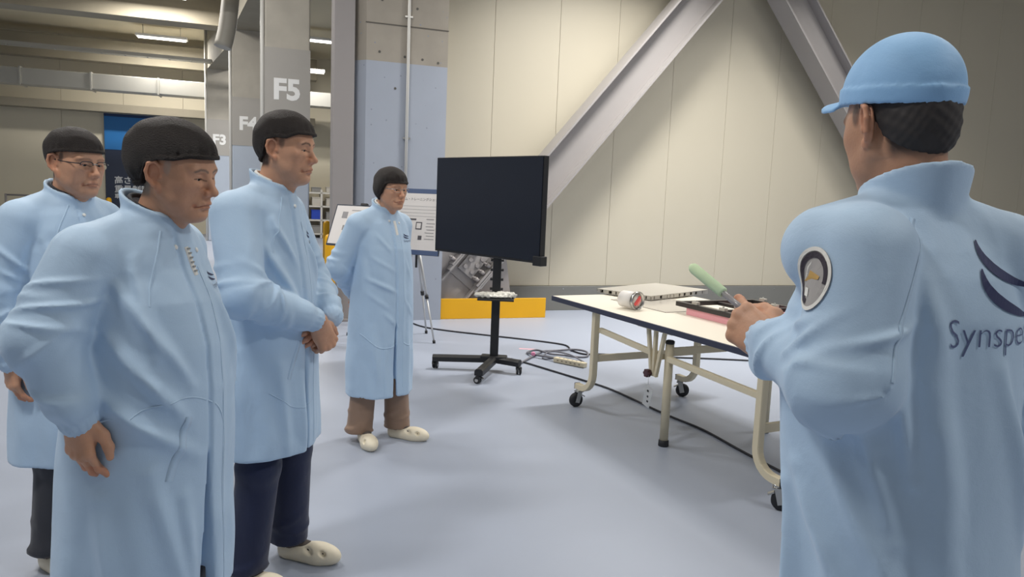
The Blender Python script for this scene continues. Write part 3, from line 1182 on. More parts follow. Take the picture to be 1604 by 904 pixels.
# concrete pillar by the panelled wall
M_PIL = concrete('pillar_concrete', srgb(160, 153, 142), srgb(160, 167, 180), 2.90)
pil = empty('concrete_pillar', wp(-2.8, .1), AL)
tag(pil, 'wide concrete pillar painted pale blue below bare concrete, beside the cream wall', 'pillar')
pp = [(-.51, -.51), (.50, -.51), (.50, .5), (-.51, .5), (-.51, .5)]
cpoly = [(-.40, -.51), (.51, -.51), (.51, .60), (-.51, .60), (-.51, -.40)]
MB().prism(cpoly, 0, CEIL).build('shaft', M_PIL, pil)
for zz in (3.30, 4.6):
    MB().box((.05, -.512, zz), (.93, .004, .012)).build('pour_joint', mat('joint_dark', srgb(96, 92, 86), .9), pil)
for ux, zz in ((-.26, 3.0), (.02, 2.97), (.22, 2.96), (.40, 2.94), (-.24, 3.55), (.15, 3.5), (-.08, 2.62)):
    MB().cyl((ux, -.513, zz), (ux, -.508, zz), .014, n=12).build('tie_hole', mat('hole_dark', srgb(92, 90, 86), .9), pil)
cd = empty('conduit_pipe', wp(-2.745, .635), AL)
tag(cd, 'thin white conduit pipe running up the blue pillar', 'pipe')
MB().cyl((0, 0, .9), (0, 0, CEIL), .017, n=12).build('pipe_run', mat('conduit_white', srgb(214, 212, 206), .4), cd)
for zz in (1.2, 2.08, 3.4):
    MB().box((0, .006, zz), (.085, .02, .022), None, .003).build('saddle_clip', M_STEEL, cd)

# grey steel column beside the pillar
sc_ = empty('steel_column', wp(-3.44, .48), AL)
tag(sc_, 'plain grey steel column left of the blue pillar', 'column')
MB().box2((-.115, -.13, 0), (.115, .13, CEIL), .012).build('shaft', M_STEELGREY, sc_)
MB().box2((-.17, -.16, 0), (.12, .15, .03), .004).build('base_plate', M_STEELGREY, sc_)
for px_, py_ in ((-.145, -.145), (.09, -.145), (-.145, .0)):
    MB().cyl((px_, py_, .03), (px_, py_, .055), .014, n=6).build('anchor_bolt', M_STEEL, sc_)


# steel braces in front of the wall: H sections in the wall's plane
def brace(name, p0, p1, depth, label, w=.44, half=.16):
    """p0, p1: (u,z) centre line ends; H section, web parallel to the wall"""
    (u0, z0), (u1, z1) = p0, p1
    L = math.hypot(u1 - u0, z1 - z0)
    ang = math.atan2(z1 - z0, u1 - u0)
    e = empty(name, wp(u0, depth, z0), AL)
    tag(e, label, 'brace', 'diagonal steel braces')
    Ry = Matrix.Rotation(-ang, 3, 'Y')
    for sd in (-1, 1):
        MB().box(Ry @ Vector((L / 2, 0, sd * (w / 2 - .012))), (L, 2 * half, .024), Ry).build('flange', M_BRACE, e)
    MB().box(Ry @ Vector((L / 2, 0, 0)), (L, .018, w - .04), Ry).build('web', M_BRACE, e)
    return e, Ry, L


b1, Ry1, L1 = brace('steel_brace', (-2.02, .45), (2.0, 5.25), .42, 'grey diagonal steel brace rising to the right behind the black screen')
# bolted splice near the foot of the brace
foot = .30
for sd, zf, zd in ((1, .225, .06), (-1, -.165, .06)):
    MB().box(Ry1 @ Vector((foot, -.01, sd * .222)), (.46, .30, .026), Ry1, .004).build('splice_plate', M_BRACE, b1)
    if sd < 0:
        MB().box(Ry1 @ Vector((foot, -.09, -.178)), (.46, .13, .026), Ry1, .004).build('splice_plate', M_BRACE, b1)
    for i in range(4):
        for yy in (-.115, -.055):
            p_ = foot - .165 + i * .11
            MB().cyl(Ry1 @ Vector((p_, yy, zf + .01)), Ry1 @ Vector((p_, yy, zf + zd)), .026, n=6).build('bolt', M_STEELGREY, b1)
            MB().cyl(Ry1 @ Vector((p_, yy, zf + zd)), Ry1 @ Vector((p_, yy, zf + zd + .022)), .013, n=8).build('bolt', M_STEELGREY, b1)
MB().box(Ry1 @ Vector((foot - .03, -.035, .02)), (.34, .03, .22), Ry1, .004).build('splice_plate', M_BRACE, b1)
for i in range(3):
    for j in (-1, 1):
        MB().cyl(Ry1 @ Vector((foot - .13 + i * .1, -.05, .02 + j * .055)), Ry1 @ Vector((foot - .13 + i * .1, -.078, .02 + j * .055)), .026, n=10).build('bolt', M_STEELGREY, b1)
for sd in (-1, 1):
    MB().box(Ry1 @ Vector((-.04, -.06, sd * .19)), (.22, .10, .02), Ry1).build('stiffener', M_BRACE, b1)
MB().prism([(-.25, -.45), (.38, -.45), (.66, -.16), (.58, .35), (.22, .75), (-.25, .75)], -.015, .015, Matrix.Rotation(math.pi / 2, 4, 'X') @ Matrix.Translation((0, 0, -.02))).build('gusset_plate', M_BRACE, b1)
for x_, z_, a_ in ((.50, .42, .9),):
    MB().box((x_, -.12, z_), (.16, .12, .02), Matrix.Rotation(-a_, 3, 'Y')).build('stiffener', M_BRACE, b1)
MB().lathe([(.03, 0), (.05, .02), (.05, .07), (.02, .09)], (0, 0, 0), 14, Matrix.Translation((.42, -.15, .40)) @ Matrix.Rotation(1.2, 4, 'X')).build('lifting_cap', mat('lime_tape', srgb(186, 200, 92), .5), b1)
MB().lathe([(.02, 0), (.035, .02), (.035, .06), (.015, .07)], (0, 0, 0), 14, Matrix.Translation((.60, -.15, .36)) @ Matrix.Rotation(1.2, 4, 'X')).build('lifting_cap', mat('brass', srgb(196, 160, 96), .35, .8), b1)
b2, Ry2, L2 = brace('steel_brace', (2.27, 4.55), (6.12, .05), .42, 'grey diagonal steel brace descending to the right behind the speaking person')

# yellow kick barrier
kb = empty('floor_barrier', wp(-1.6, .56), AL)
tag(kb, 'low yellow steel barrier at the foot of the wall', 'barrier')
MB().box2((-.68, -.012, .0), (.66, .012, .245), .004).build('plate', M_YELLOW, kb)
for u in (-.55, 0, .55):
    MB().box2((u - .02, .012, 0), (u + .02, .14, .22)).build('bracket', M_YELLOW, kb)


# bollards
def bollard(x, y, label, r=.057, hgt=1.0):
    e = empty('bollard', (x, y, 0))
    tag(e, label, 'bollard', 'yellow bollards')
    MB().lathe([(r, 0.012), (r, hgt - r), (r * .93, hgt - r * .6), (r * .72, hgt - r * .25), (r * .35, hgt - .004), (.004, hgt)], n=24).build('post', M_YELLOW, e)
    MB().lathe([(r * 1.75, 0), (r * 1.75, .012), (r * 1.02, .013)], n=24).build('base_flange', M_YELLOW, e)
    for k in range(4):
        a = math.pi / 4 + k * math.pi / 2
        MB().cyl((math.cos(a) * r * 1.4, math.sin(a) * r * 1.4, .012), (math.cos(a) * r * 1.4, math.sin(a) * r * 1.4, .025), .008, n=6).build('anchor_bolt', M_STEEL, e)
    return e


bollard(-1.985, 7.93, 'thick yellow bollard behind the left poster board, nearest the blue pillar')
bollard(-2.93, 11.5, 'slim-looking yellow bollard farther back, just left of the left poster board', .06, 1.0)
bollard(-11.35, 20.6, 'distant yellow bollard in front of the blue and navy door panel', .07, 1.05)

# numbered pillars receding to the left
M_PIL2 = concrete('numbered_pillar_concrete', srgb(190, 184, 172), srgb(186, 196, 210), 2.30, False)
M_GREYBAND = mat('grey_number_band', srgb(176, 172, 166), .6, vary=.04, vscale=2)


def numbered_pillar(x, y, w, txt, tsize, tz, band, label):
    e = empty('numbered_pillar', (x, y, 0), AL)
    tag(e, label, 'pillar', 'numbered pillars')
    MB().box2((-w / 2, -w / 2, 0), (w / 2, w / 2, CEIL), .02).build('shaft', M_PIL2, e)
    MB().box2((-w / 2 - .004, -w / 2 - .006, band[0]), (w / 2 + .004, -w / 2 + .1, band[1])).build('number_band', M_GREYBAND, e)
    text_obj(txt, tsize, mat('pillar_white_paint', srgb(250, 250, 248), .5), e, (-.015 * w, -w / 2 - .009, tz), (math.pi / 2, 0, 0), 'CENTER', .012 * tsize / .3)
    MB().cyl((-w / 2 - .03, -w / 2 + .02, 0), (-w / 2 - .03, -w / 2 + .02, CEIL), .028, n=10).build('conduit', mat('conduit_white', srgb(214, 212, 206), .4), e)
    return e


numbered_pillar(-3.21, 10.35, .58, 'F5', .37, 2.66, (2.30, 3.32), 'nearest concrete pillar, numbered F5 in white')
numbered_pillar(-5.52, 15.3, .62, 'F4', .36, 2.62, (2.30, 3.25), 'middle concrete pillar, numbered F4 in white')
numbered_pillar(-8.1, 20.3, .62, 'F3', .36, 2.60, (2.30, 3.25), 'far concrete pillar, numbered F3 in white')


# beams, ducts and strip lamps under the left-hand ceiling
def span(name, u0, u1, w, z0, z1, dep, m, label, cat, group, bev=.01):
    o = MB().box2((u0, -dep / 2, z0), (u1, dep / 2, z1), bev).build(name, m, None, wp(0, w), (0, 0, AL))
    tag(o, label, cat, group)
    return o


span('ceiling_beam', -24, -2.6, -14.6, 4.75, 5.35, .4, M_BEAM, 'dark concrete beam nearest the far cream wall', 'beam', 'ceiling beams')
span('ceiling_beam', -24, -4.0, -9.2, 4.95, CEIL, .6, M_BEAM, 'broad concrete beam crossing above pillar F4', 'beam', 'ceiling beams')
span('ceiling_beam', -24, -3.6, -3.1, 4.3, CEIL, .5, M_BEAM, 'near concrete beam crossing above pillar F5', 'beam', 'ceiling beams')
span('ceiling_beam', -24, -2.6, -15.2, 3.45, 3.68, .5, M_BEAM, 'low tan ledge beam along the far cream wall', 'beam', 'ceiling beams')
for sgn, (x0, y0, x1, y1), lb in ((0, (-3.3, 10.6, -5.6, 15.3), 'concrete girder between pillars F5 and F4'), (1, (-5.6, 15.6, -8.2, 20.3), 'concrete girder between pillars F4 and F3')):
    d_ = Vector((x1 - x0, y1 - y0, 0))
    o = MB().box2((0, -.25, 4.55), (d_.length, .25, CEIL)).build('ceiling_beam', M_BEAM, None, (x0, y0, 0), (0, 0, math.atan2(d_.y, d_.x)))
    tag(o, lb, 'beam', 'ceiling beams')

du = empty('air_duct', wp(-10, -13.6, 4.08), AL)
tag(du, 'silver rectangular air duct running across the far ceiling', 'duct')
for i in range(-7, 5):
    MB().box2((i * 1.6 + .01, -.28, -.20), (i * 1.6 + 1.57, .28, .20), .01).build('duct_section', M_DUCT, du)
    MB().box2((i * 1.6 - .03, -.31, -.23), (i * 1.6 + .01, .31, .23)).build('duct_flange', M_DUCT, du)
ty = MB().tube(bez([(-4.50, 11.85, 5.5), (-4.52, 11.80, 4.55), (-4.56, 11.75, 3.95), (-4.62, 11.70, 3.6)], 5), .13, 18).build('drain_pipe', mat('pipe_grey', srgb(172, 167, 156), .5))
tag(ty, 'thick grey pipe bending down between pillars F4 and F5', 'pipe')
tr = empty('cable_tray', wp(-8, -11.8, 4.62), AL)
tag(tr, 'thin cable tray with hanging wires under the ceiling', 'cable tray')
for sd in (-.12, .12):
    MB().box2((-10, sd - .012, -.04), (5.4, sd + .012, .04)).build('side_rail', M_DUCT, tr)
for i in range(30):
    MB().box2((-9.9 + i * .5, -.12, -.03), (-9.87 + i * .5, .12, -.015)).build('rung', M_DUCT, tr)
MB().tube(bez([(3.2, -.05, 0), (3.6, -.1, -.14), (4.2, -.1, -.05), (4.5, -.1, -.28), (4.1, -.1, -.42), (3.6, -.1, -.30)], 6), .016, 6).build('loose_wire', M_BLACK, tr)


# ceiling lamps
M_TUBE = mat_emit('lit_tube', (1, .97, .92, 1), 6.0)
nm = ['over the cream wall', 'over the folding table', 'over the standing listeners', 'behind the camera to the left', 'to the right of the table', 'behind the camera to the right',
      'beside pillar F4, an unseen source set there to brighten it', 'over the far aisle', 'in the far left corner', 'in front of the far cream wall', 'over the left entrance', 'in front of pillar F5, an unseen source added to brighten it', 'close to the wall on the right']
for (lx, ly, pw), t_ in zip(LAMPS, nm):
    e = empty('ceiling_lamp', (lx, ly, CEIL), AL)
    tag(e, 'white linear ceiling lamp hung ' + t_, 'lamp', 'linear ceiling lamps')
    MB().box2((-.62, -.16, -.31), (.62, .16, -.25), .01).build('housing', M_WHITE, e)
    for sd in (-.07, .07):
        MB().cyl((-.58, sd, -.325), (.58, sd, -.325), .014, n=10).build('tube', M_TUBE, e)
    for sd in (-.45, .45):
        MB().cyl((sd, 0, -.25), (sd, 0, 0), .006, n=6).build('hanger', M_STEEL, e)

# blue and navy freight door panel on the far wall
fd = empty('freight_door', wp(-7.55, FARW + .06), AL)
tag(fd, 'tall door panel, bright blue above and navy below, with white Japanese limits', 'door panel')
DW = .95
MB().box2((-DW, -.05, 0), (DW, .05, 2.42), .01).build('lower_panel', mat('navy_panel', srgb(38, 48, 70), .5), fd)
MB().box2((-DW, -.06, 2.42), (DW, .05, 3.38), .01).build('upper_panel', mat('blue_panel', srgb(36, 112, 176), .5), fd)
MB().box2((-DW, -.07, 3.38), (DW, .05, 3.52), .01).build('header', mat('navy_header', srgb(30, 58, 98), .5), fd)
text_obj('F', .50, M_WHITE, fd, (-.30, -.066, 2.70), (math.pi / 2, 0, 0), bold=.02)
for t_, s_, z_ in (('高さ制限 3', .235, 1.46), ('重量制限 3', .235, 1.20), ('車の総重量', .15, 1.02)):
    text_obj(t_, s_, mat('sign_white', srgb(214, 216, 216), .6), fd, (-.72, -.056, z_), (math.pi / 2, 0, 0), bold=.004)
hr = empty('pipe_handrail', wp(-9.2, FARW + .9), AL)
tag(hr, 'grey pipe guard rail by the far wall, left of the blue door panel', 'guard rail')
for u in (-1.6, -.6, .35):
    MB().cyl((u, 0, 0), (u, 0, 1.35 if u > 0 else 1.05), .03, n=10).build('upright', M_STEELGREY, hr)
for z_ in (.55, 1.02):
    MB().cyl((-1.6, 0, z_), (.35, 0, z_), .025, n=10).build('rail', M_STEELGREY, hr)

# storage rack at the far end
rk = empty('storage_rack', wp(-2.3, FARW + .55), AL)
tag(rk, 'white storage rack against the far cream wall', 'rack')
M_RACK = mat('rack_white', srgb(222, 218, 208), .5)
for u in (-1.3, -.1, 1.1):
    for w_ in (-.22, .22):
        MB().box2((u - .03, w_ - .03, 0), (u + .03, w_ + .03, 1.5)).build('upright', M_RACK, rk)
for z_ in (.12, .55, .98, 1.40):
    MB().box2((-1.3, -.25, z_ - .025), (1.1, .25, z_ + .025)).build('shelf', M_RACK, rk)
boxcols = [(srgb(206, 200, 188), 'white'), (srgb(44, 76, 186), 'blue'), (srgb(150, 148, 144), 'grey')]
shelfn = {.145: 'bottom', .575: 'lower', 1.005: 'upper', 1.425: 'top'}
posn = ['far left', 'left', 'centre left', 'centre right', 'right', 'far right']
lay = {.145: [2, 1, 2, 0, 2, 1], .575: [0, 2, 1, 2, 1, 2], 1.005: [0, 2, 0, 0, 1, 1], 1.425: [0, 0, 2, 0, 0, 0]}
for z_, cols in lay.items():
    for i, c_ in enumerate(cols):
        bw, bh = random.uniform(.24, .32), random.uniform(.18, .28)
        if z_ > 1.4:
            bh *= .6
        u = -1.05 + i * .40 + (.05 if i > 2 else 0)
        e = empty('storage_bin', wp(-2.3 + u, FARW + .55, z_), AL)
        tag(e, '%s storage bin at the %s of the rack\'s %s shelf' % (boxcols[c_][1], posn[i], shelfn[z_]), 'bin', 'bins on the far rack')
        mm = mat('bin_' + boxcols[c_][1], boxcols[c_][0], .5)
        MB().box2((-bw / 2, -.17, 0), (bw / 2, .17, bh), .012).build('bin_body', mm, e)
        MB().box2((-bw / 2 - .012, -.182, bh), (bw / 2 + .012, .182, bh + .025), .005).build('lid', mm, e)

# ------------------------------------------------------------------ folding table on castors
TA = math.atan2(-.898, .44)
T0 = Vector((.48, 5.097, 0))
TS, TT = Vector((.44, -.898, 0)), Vector((.898, .44, 0))


def tp(s, t, z=0.0):
    return T0 + TS * s + TT * t + Vector((0, 0, z))


M_TOP = mat('white_laminate', srgb(238, 231, 216), .35)
M_EDGE = mat('navy_edge', srgb(52, 56, 76), .5)
M_FRAME = mat('beige_frame_paint', srgb(214, 203, 176), .4)
M_RUBBER = mat('black_rubber', srgb(32, 33, 38), .6)
table = empty('folding_table', T0, TA)
tag(table, 'long white folding table with a navy edge and beige castored legs', 'table')
S0, S1, W0, W1, TZ = -.365, 2.25, -.02, 1.12, .75
MB().box2((S0 + .004, W0 + .004, TZ - .03), (S1 - .004, W1 - .004, TZ), .002).build('table_top', M_TOP, table)
for lo, hi in (((S0, W0 - .006, TZ - .036), (S1, W0 + .004, TZ - .001)), ((S0, W1 - .004, TZ - .036), (S1, W1 + .006, TZ - .001)),
               ((S0 - .006, W0, TZ - .036), (S0 + .004, W1, TZ - .001)), ((S1 - .004, W0, TZ - .036), (S1 + .006, W1, TZ - .001))):
    MB().box2(lo, hi, .003).build('edge_band', M_EDGE, table)
SQ = [(-1, -.75), (-.85, -1), (.85, -1), (1, -.75), (1, .75), (.85, 1), (-.85, 1), (-1, .75)]


def caster(parent, x, y, ang, r=.05):
    c = empty('castor', (x, y, 0), ang, parent)
    MB().lathe([(.012, -.016), (r * .55, -.018), (r * .8, -.018), (r, -.011), (r, .011), (r * .8, .018), (r * .55, .018), (.012, .016)], n=24,
               M=Matrix.Translation((-.022, 0, r)) @ Matrix.Rotation(math.pi / 2, 4, 'X')).build('wheel', M_RUBBER, c)
    mb = MB()
    for sd in (-1, 1):
        mb.box((-.012, sd * .022, r + .022), (.034, .004, r + .03), Matrix.Rotation(.25, 3, 'Y'))
    mb.box((0, 0, 2 * r + .010), (.05, .05, .008), None, .002)
    mb.cyl((0, 0, 2 * r + .01), (0, 0, 2 * r + .03), .022, n=16)
    mb.cyl((-.022, -.026, r), (-.022, .026, r), .007, n=10)
    mb.build('fork', M_STEEL, c)
    MB().box((.028, 0, r + .03), (.035, .03, .008), Matrix.Rotation(.5, 3, 'Y'), .002).build('brake_pedal', M_STEEL, c)
    return c


def end_leg(name, s_leg, s_wheel, t, top):
    sg = 1 if s_wheel > s_leg else -1
    d = abs(s_wheel - s_leg)
    pts = [(s_leg, t, top)] + [(s_leg, t, .32)]
    for i in range(7):
        a = i / 6 * math.pi / 2
        rr = min(d - .03, .13)
        pts.append((s_leg + sg * rr * (1 - math.cos(a)), t, .145 + rr * (1 - math.sin(a))))
    pts.append((s_wheel + sg * .03, t, .145))
    o = MB().tube(pts, .021, prof=SQ, up=(0, 1, 0)).build(name, M_FRAME, table)
    MB().box2((s_wheel + sg * .03 - .004, t - .021, .124), (s_wheel + sg * .03 + .004, t + .021, .166)).build('end_cap', M_BLACK, o)
    return o


for t_ in (.03, .93):
    end_leg('leg', .17, 0, t_, TZ - .03)
    caster(table, 0, t_, 1.55 if t_ < .5 else 4.0)
    end_leg('leg', 1.72, 1.87, t_, TZ - .03)
    caster(table, 1.87, t_, 3.9 if t_ < .5 else 1.3)
for t_ in (.085, .90):
    o = MB().tube([(.91, t_, .03), (.91, t_, .635)], .026, 16).build('centre_leg', M_FRAME, table)
    MB().lathe([(.031, 0), (.032, .004), (.031, .035), (.027, .038)], (.91, t_, 0), 18).build('rubber_foot', M_RUBBER, o)
    MB().lathe([(.027, .63), (.028, .645), (.020, .652)], (.91, t_, 0), 18).build('leg_cap', M_RUBBER, o)
FL = [(-1, -1), (1, -1), (1, 1), (-1, 1)]
for s_, z_ in ((.17, .385), (1.72, .36)):
    MB().box2((s_ - .011, .03, z_ - .024), (s_ + .011, .93, z_ + .024), .003).build('cross_bar', M_FRAME, table)
MB().box2((.898, .085, .56), (.922, .90, .605), .003).build('cross_bar', M_FRAME, table)
for t_ in (.06, .91):
    for a_, b_ in (((.19, .585), (.88, .545)), ((.94, .545), (1.70, .515))):
        MB().tube([(a_[0], t_, a_[1]), (b_[0], t_, b_[1])], .017, prof=SQ, up=(0, 1, 0)).build('side_rail', M_FRAME, table)
# folding bracket under the front edge
br = empty('fold_bracket', (.835, .035, 0), 0, table)
MB().box2((-.17, -.02, TZ - .05), (.17, .03, TZ - .036), .003).build('bracket_plate', M_FRAME, br)
for x0, x1 in ((-.075, -.018), (.0, .0), (.085, .020)):
    MB().tube([(x0, 0, TZ - .05), (x1, 0, .42)], .011, prof=SQ, up=(0, 1, 0)).build('strut', M_FRAME, br)
kn = MB()
for k in range(6):
    a = k * math.pi / 3
    kn.cyl((-.02 + .016 * math.cos(a), -.02, .435 + .016 * math.sin(a)), (-.02 + .016 * math.cos(a), -.045, .435 + .016 * math.sin(a)), .010, n=10)
kn.cyl((-.02, .0, .435), (-.02, -.047, .435), .018, n=14)
kn.build('clamp_knob', mat('maroon_knob', srgb(72, 38, 44), .45), br)
# hanging tag
tg = empty('hanging_tag', tp(.835, .0, .43), TA)
tag(tg, 'white paper tag in a clear sleeve hanging from the table bracket', 'tag')
Rt = Matrix.Rotation(.22, 4, 'Y')
MB().box((0, 0, -.135), (.070, .002, .13), Rt.to_3x3(), .0005).build('card', mat('card_white', srgb(240, 240, 238), .5), tg, (.0, 0, 0))
MB().box((0, -.0022, -.12), (.082, .001, .165), Rt.to_3x3()).build('clear_sleeve', mat_glass('clear_film', (1, 1, 1, 1), .05, 1.05), tg)
for k, (a_, w_) in enumerate(((-.10, .016), (-.135, .013), (-.165, .016))):
    MB().box((.003, -.0016, a_), (w_, .001, .012), Rt.to_3x3()).build('printed_mark', M_BLACK, tg)
MB().tube([(0, 0, -.06), (-.004, 0, 0)], .0015, 6).build('tie_string', M_WHITE, tg)

# ------------------------------------------------------------------ things on the table
M_ALU = mat('machined_aluminium', srgb(184, 180, 171), .42, .3, vary=.03, vscale=6)
sl = empty('metal_panel', tp(.05, .57, TZ), TA + math.atan2(.16, .46))
tag(sl, 'thick pale metal panel with slotted edges raised on the table', 'metal panel')
# local: x towards the table's near end, y to the back
PL, PWd, pz = .50, .80, .034
MB().box2((-PL, 0, pz), (0, PWd, pz + .006), .001).build('top_sheet', M_ALU, sl)
MB().box2((-PL, 0, pz - .026), (0, PWd, pz - .022), .001).build('bottom_sheet', M_ALU, sl)
MB().box2((-PL + .05, .05, pz - .022), (-.05, PWd - .05, pz)).build('core', mat('panel_core', srgb(120, 118, 114), .6), sl)
r2 = random.Random(3)
for axis in (0, 1):
    L = PL if axis == 0 else PWd
    p = 0.0
    while p < L - .01:
        w = r2.uniform(.025, .075)
        q = min(L, p + w)
        for far in (0, 1):
            if axis == 0:
                lo, hi = (-q, far * (PWd - .008), pz - .022), (-p, far * (PWd - .008) + .008, pz)
            else:
                lo, hi = (-.008 - far * (PL - .008), p, pz - .022), (-far * (PL - .008), q, pz)
            MB().box2(lo, hi).build('edge_block', M_ALU, sl)
        p = q + r2.choice((.008, .012, .02, .03))
for x_ in (-PL + .05, -.05):
    for y_ in (.06, PWd - .06):
        MB().cyl((x_, y_, 0.0), (x_, y_, pz - .024), .016, n=14).build('stand_off', M_STEEL, sl)

bd = empty('thin_board', tp(.53, .335, TZ), TA + .03)
tag(bd, 'thin glossy grey board lying flat in front of the slotted metal panel', 'board')
MB().box2((-.62, 0, 0), (0, .50, .004), .001).build('face', mat('glossy_grey_board', srgb(206, 200, 190), .12, vary=.02), bd)
MB().box2((-.621, -.001, .0002), (.001, .501, .0022), .0005).build('dark_backing', M_BLACK, bd)

# clear jar lying on its side
jr = empty('specimen_jar', tp(.33, .19, TZ + .062), TA + .22)
tag(jr, 'clear round jar with a red emblem lying on its side on the table', 'jar')
Mx = Matrix.Rotation(math.pi / 2, 4, 'Y')
MB().lathe([(.052, -.07), (.055, -.066), (.055, .055), (.060, .057), (.060, .07), (.050, .071), (.050, .066), (.045, .060)], n=36, M=Mx).build('jar_body', mat_glass('jar_acrylic', (.97, .97, .97, 1), .05, 1.15), jr)
MB().lathe([(.0552, -.062), (.0558, -.062), (.0558, .045), (.0552, .045)], n=36, M=Mx).build('white_label', mat('label_paper', srgb(236, 232, 228), .5), jr)
MB().lathe([(.0605, .054), (.0625, .055), (.0625, .0715), (.056, .073), (.056, .055)], n=36, M=Mx).build('metal_rim', M_STEEL, jr)
MB().lathe([(.046, .058), (.047, .061), (.002, .062)], n=30, M=Mx).build('end_disc', mat('disc_grey', srgb(226, 218, 212), .5), jr)
MB().box((.0645, 0, .0), (.003, .024, .076), Matrix.Rotation(-.75, 3, 'X'), .001).build('red_stripe', mat('red_print', srgb(224, 84, 84), .4), jr)
MB().box((.0645, .016, -.012), (.002, .016, .05), Matrix.Rotation(-.75, 3, 'X'), .0005).build('red_stripe', mat('pale_red_print', srgb(232, 140, 136), .4), jr)

# pink foam and the black frame lying on it
M_PINK = mat('pink_foam', srgb(240, 172, 180), .8, vary=.04, vscale=20)
fa = TA - .02
for s_, t_, l_, w_, lb in ((.62, .43, .46, .10, 'long pink foam block under the near side of the black frame'), (1.36, .52, .30, .30, 'short pink foam block under the right end of the black frame'), (.66, .92, .50, .10, 'pink foam block under the far side of the black frame')):
    o = MB().box2((0, 0, 0), (l_, w_, .045), .002).build('foam_block', M_PINK, None, tp(s_, t_, TZ), (0, 0, fa))
    tag(o, lb, 'foam block', 'pink foam supports')
bf = empty('black_frame', tp(.52, .42, TZ + .045), fa)
tag(bf, 'black lattice frame with small metal clips resting on pink foam', 'frame')
M_CARB = mat('black_carbon', srgb(44, 40, 40), .35)
FLn, FWd = 1.10, .66
for lo, hi in (((0, 0, 0), (FLn, .035, .03)), ((0, FWd - .035, 0), (FLn, FWd, .03)), ((0, .035, 0), (.035, FWd - .035, .03)), ((FLn - .035, .035, 0), (FLn, FWd - .035, .03)),
               ((.36, .035, 0), (.385, FWd - .035, .025)), ((.72, .035, 0), (.745, FWd - .035, .025)), ((.035, .32, 0), (FLn - .035, .345, .022))):
    MB().box2(lo, hi, .002).build('frame_bar', M_CARB, bf)
for x_, y_ in ((.18, .02), (.44, .02), (.70, .02), (.95, .02), (.12, FWd - .02), (.42, FWd - .02), (.74, FWd - .02), (1.0, FWd - .02), (.37, .2), (.73, .2), (.37, .5)):
    MB().box((x_, y_, .040), (.05, .028, .020), None, .002).build('clip', M_ALU, bf)
    MB().cyl((x_, y_, .05), (x_, y_, .058), .006, n=8).build('clip_screw', M_STEEL, bf)
ps = MB().box2((1.16, .30, 0), (1.20, .335, .075), .002).build('corner_post', M_CARB, bf)
rg = MB().tube([(.05 * math.cos(a), .035 * math.sin(a), 0) for a in np.linspace(0, 2 * math.pi, 25)[:-1]], .004, 8, closed=True).build('cable_loop', mat('cable_white', srgb(224, 220, 214), .4), None, tp(1.50, .62, TZ + .05), (0, 0, .4))
tag(rg, 'small white cable loop on the right pink foam block', 'cable loop')

# ------------------------------------------------------------------ screen on a wheeled stand
tv = empty('wheeled_screen', (-.13, 6.10, 0))
tag(tv, 'large black display screen on a black wheeled stand', 'screen')
pR, pL = Vector((.205, 5.66, 0)), Vector((-.716, 6.64, 0))
tva = math.atan2(pR.y - pL.y, pR.x - pL.x)
mid = (pR + pL) / 2
TW = (pR - pL).length
Rz = Matrix.Rotation(tva, 3, 'Z')
base_off = Vector((-.13, 6.10, 0))


def tvp(x, y, z):
    return Rz @ Vector((x, y, 0)) + mid - base_off + Vector((0, 0, z))


M_SCREEN = mat('dark_screen', srgb(25, 31, 43), .22, spec=.5)
MB().box(tvp(0, .03, 1.375), (TW, .05, .83), Rz, .004).build('housing', M_BLACK, tv)
MB().box(tvp(0, .003, 1.38), (TW - .02, .006, .80), Rz).build('display', M_SCREEN, tv)
MB().box(tvp(TW / 2 - .02, .02, .98), (.09, .07, .075), Rz, .004).build('speaker_box', M_BLACK, tv)
MB().box(tvp(0, .075, 1.38), (.5, .05, .4), Rz, .01).build('rear_mount', M_BLACK, tv)
MB().box2((-.035, -.03, .10), (.035, .03, 1.5), .006).build('pole', M_BLACK, tv)
MB().box2((-.05, -.045, .62), (.05, .045, .66), .004).build('pole_collar', M_BLACK, tv)
for z_ in (.70, .78, .86, .94):
    MB().cyl((-.055, 0, z_), (.055, 0, z_), .012, n=10).build('height_pin', M_BLACK, tv)
MB().box((0, -.08, .628), (.30, .22, .016), None, .004).build('shelf', M_BLACK, tv)
MB().box((0, 0, .105), (.22, .10, .055), Matrix.Rotation(-.1, 3, 'Z'), .008).build('hub', M_BLACK, tv)
for ex, ey, dv in ((-.628, 6.10, 0), (.082, 6.01, 0), (-.231, 5.64, 0)):
    a, b = Vector((0, 0, .10)), Vector((ex, ey, .09)) - base_off
    b.z = .092
    ex_ = (b - a)
    b2_ = a + ex_ * 1.04
    MB().tube([a, a.lerp(b2_, .5), b2_], .034, prof=[(-1, -.75), (1, -.75), (1, .35), (.6, .8), (-.6, .8), (-1, .35)], up=(0, 0, 1)).build('base_leg', M_BLACK, tv)
    c = empty('castor', (b.x, b.y, 0), random.uniform(0, 6), tv)
    for sd in (-1, 1):
        MB().lathe([(.008, -.008), (.020, -.009), (.028, -.005), (.028, .005), (.020, .009), (.008, .008)], n=20, M=Matrix.Translation((-.012, sd * .013, .028)) @ Matrix.Rotation(math.pi / 2, 4, 'X')).build('wheel', M_RUBBER, c)
        MB().cyl((-.012, sd * .022, .028), (-.012, sd * .0235, .028), .014, n=14).build('wheel_cap', mat('cap_grey', srgb(170, 170, 172), .4), c)
    MB().box((-.006, 0, .05), (.036, .05, .028), None, .006).build('hood', M_BLACK, c)
    MB().cyl((0, 0, .05), (0, 0, .085), .008, n=10).build('stem', M_STEEL, c)
    MB().box((.026, 0, .05), (.026, .022, .006), Matrix.Rotation(.5, 3, 'Y')).build('brake_pedal', M_BLACK, c)
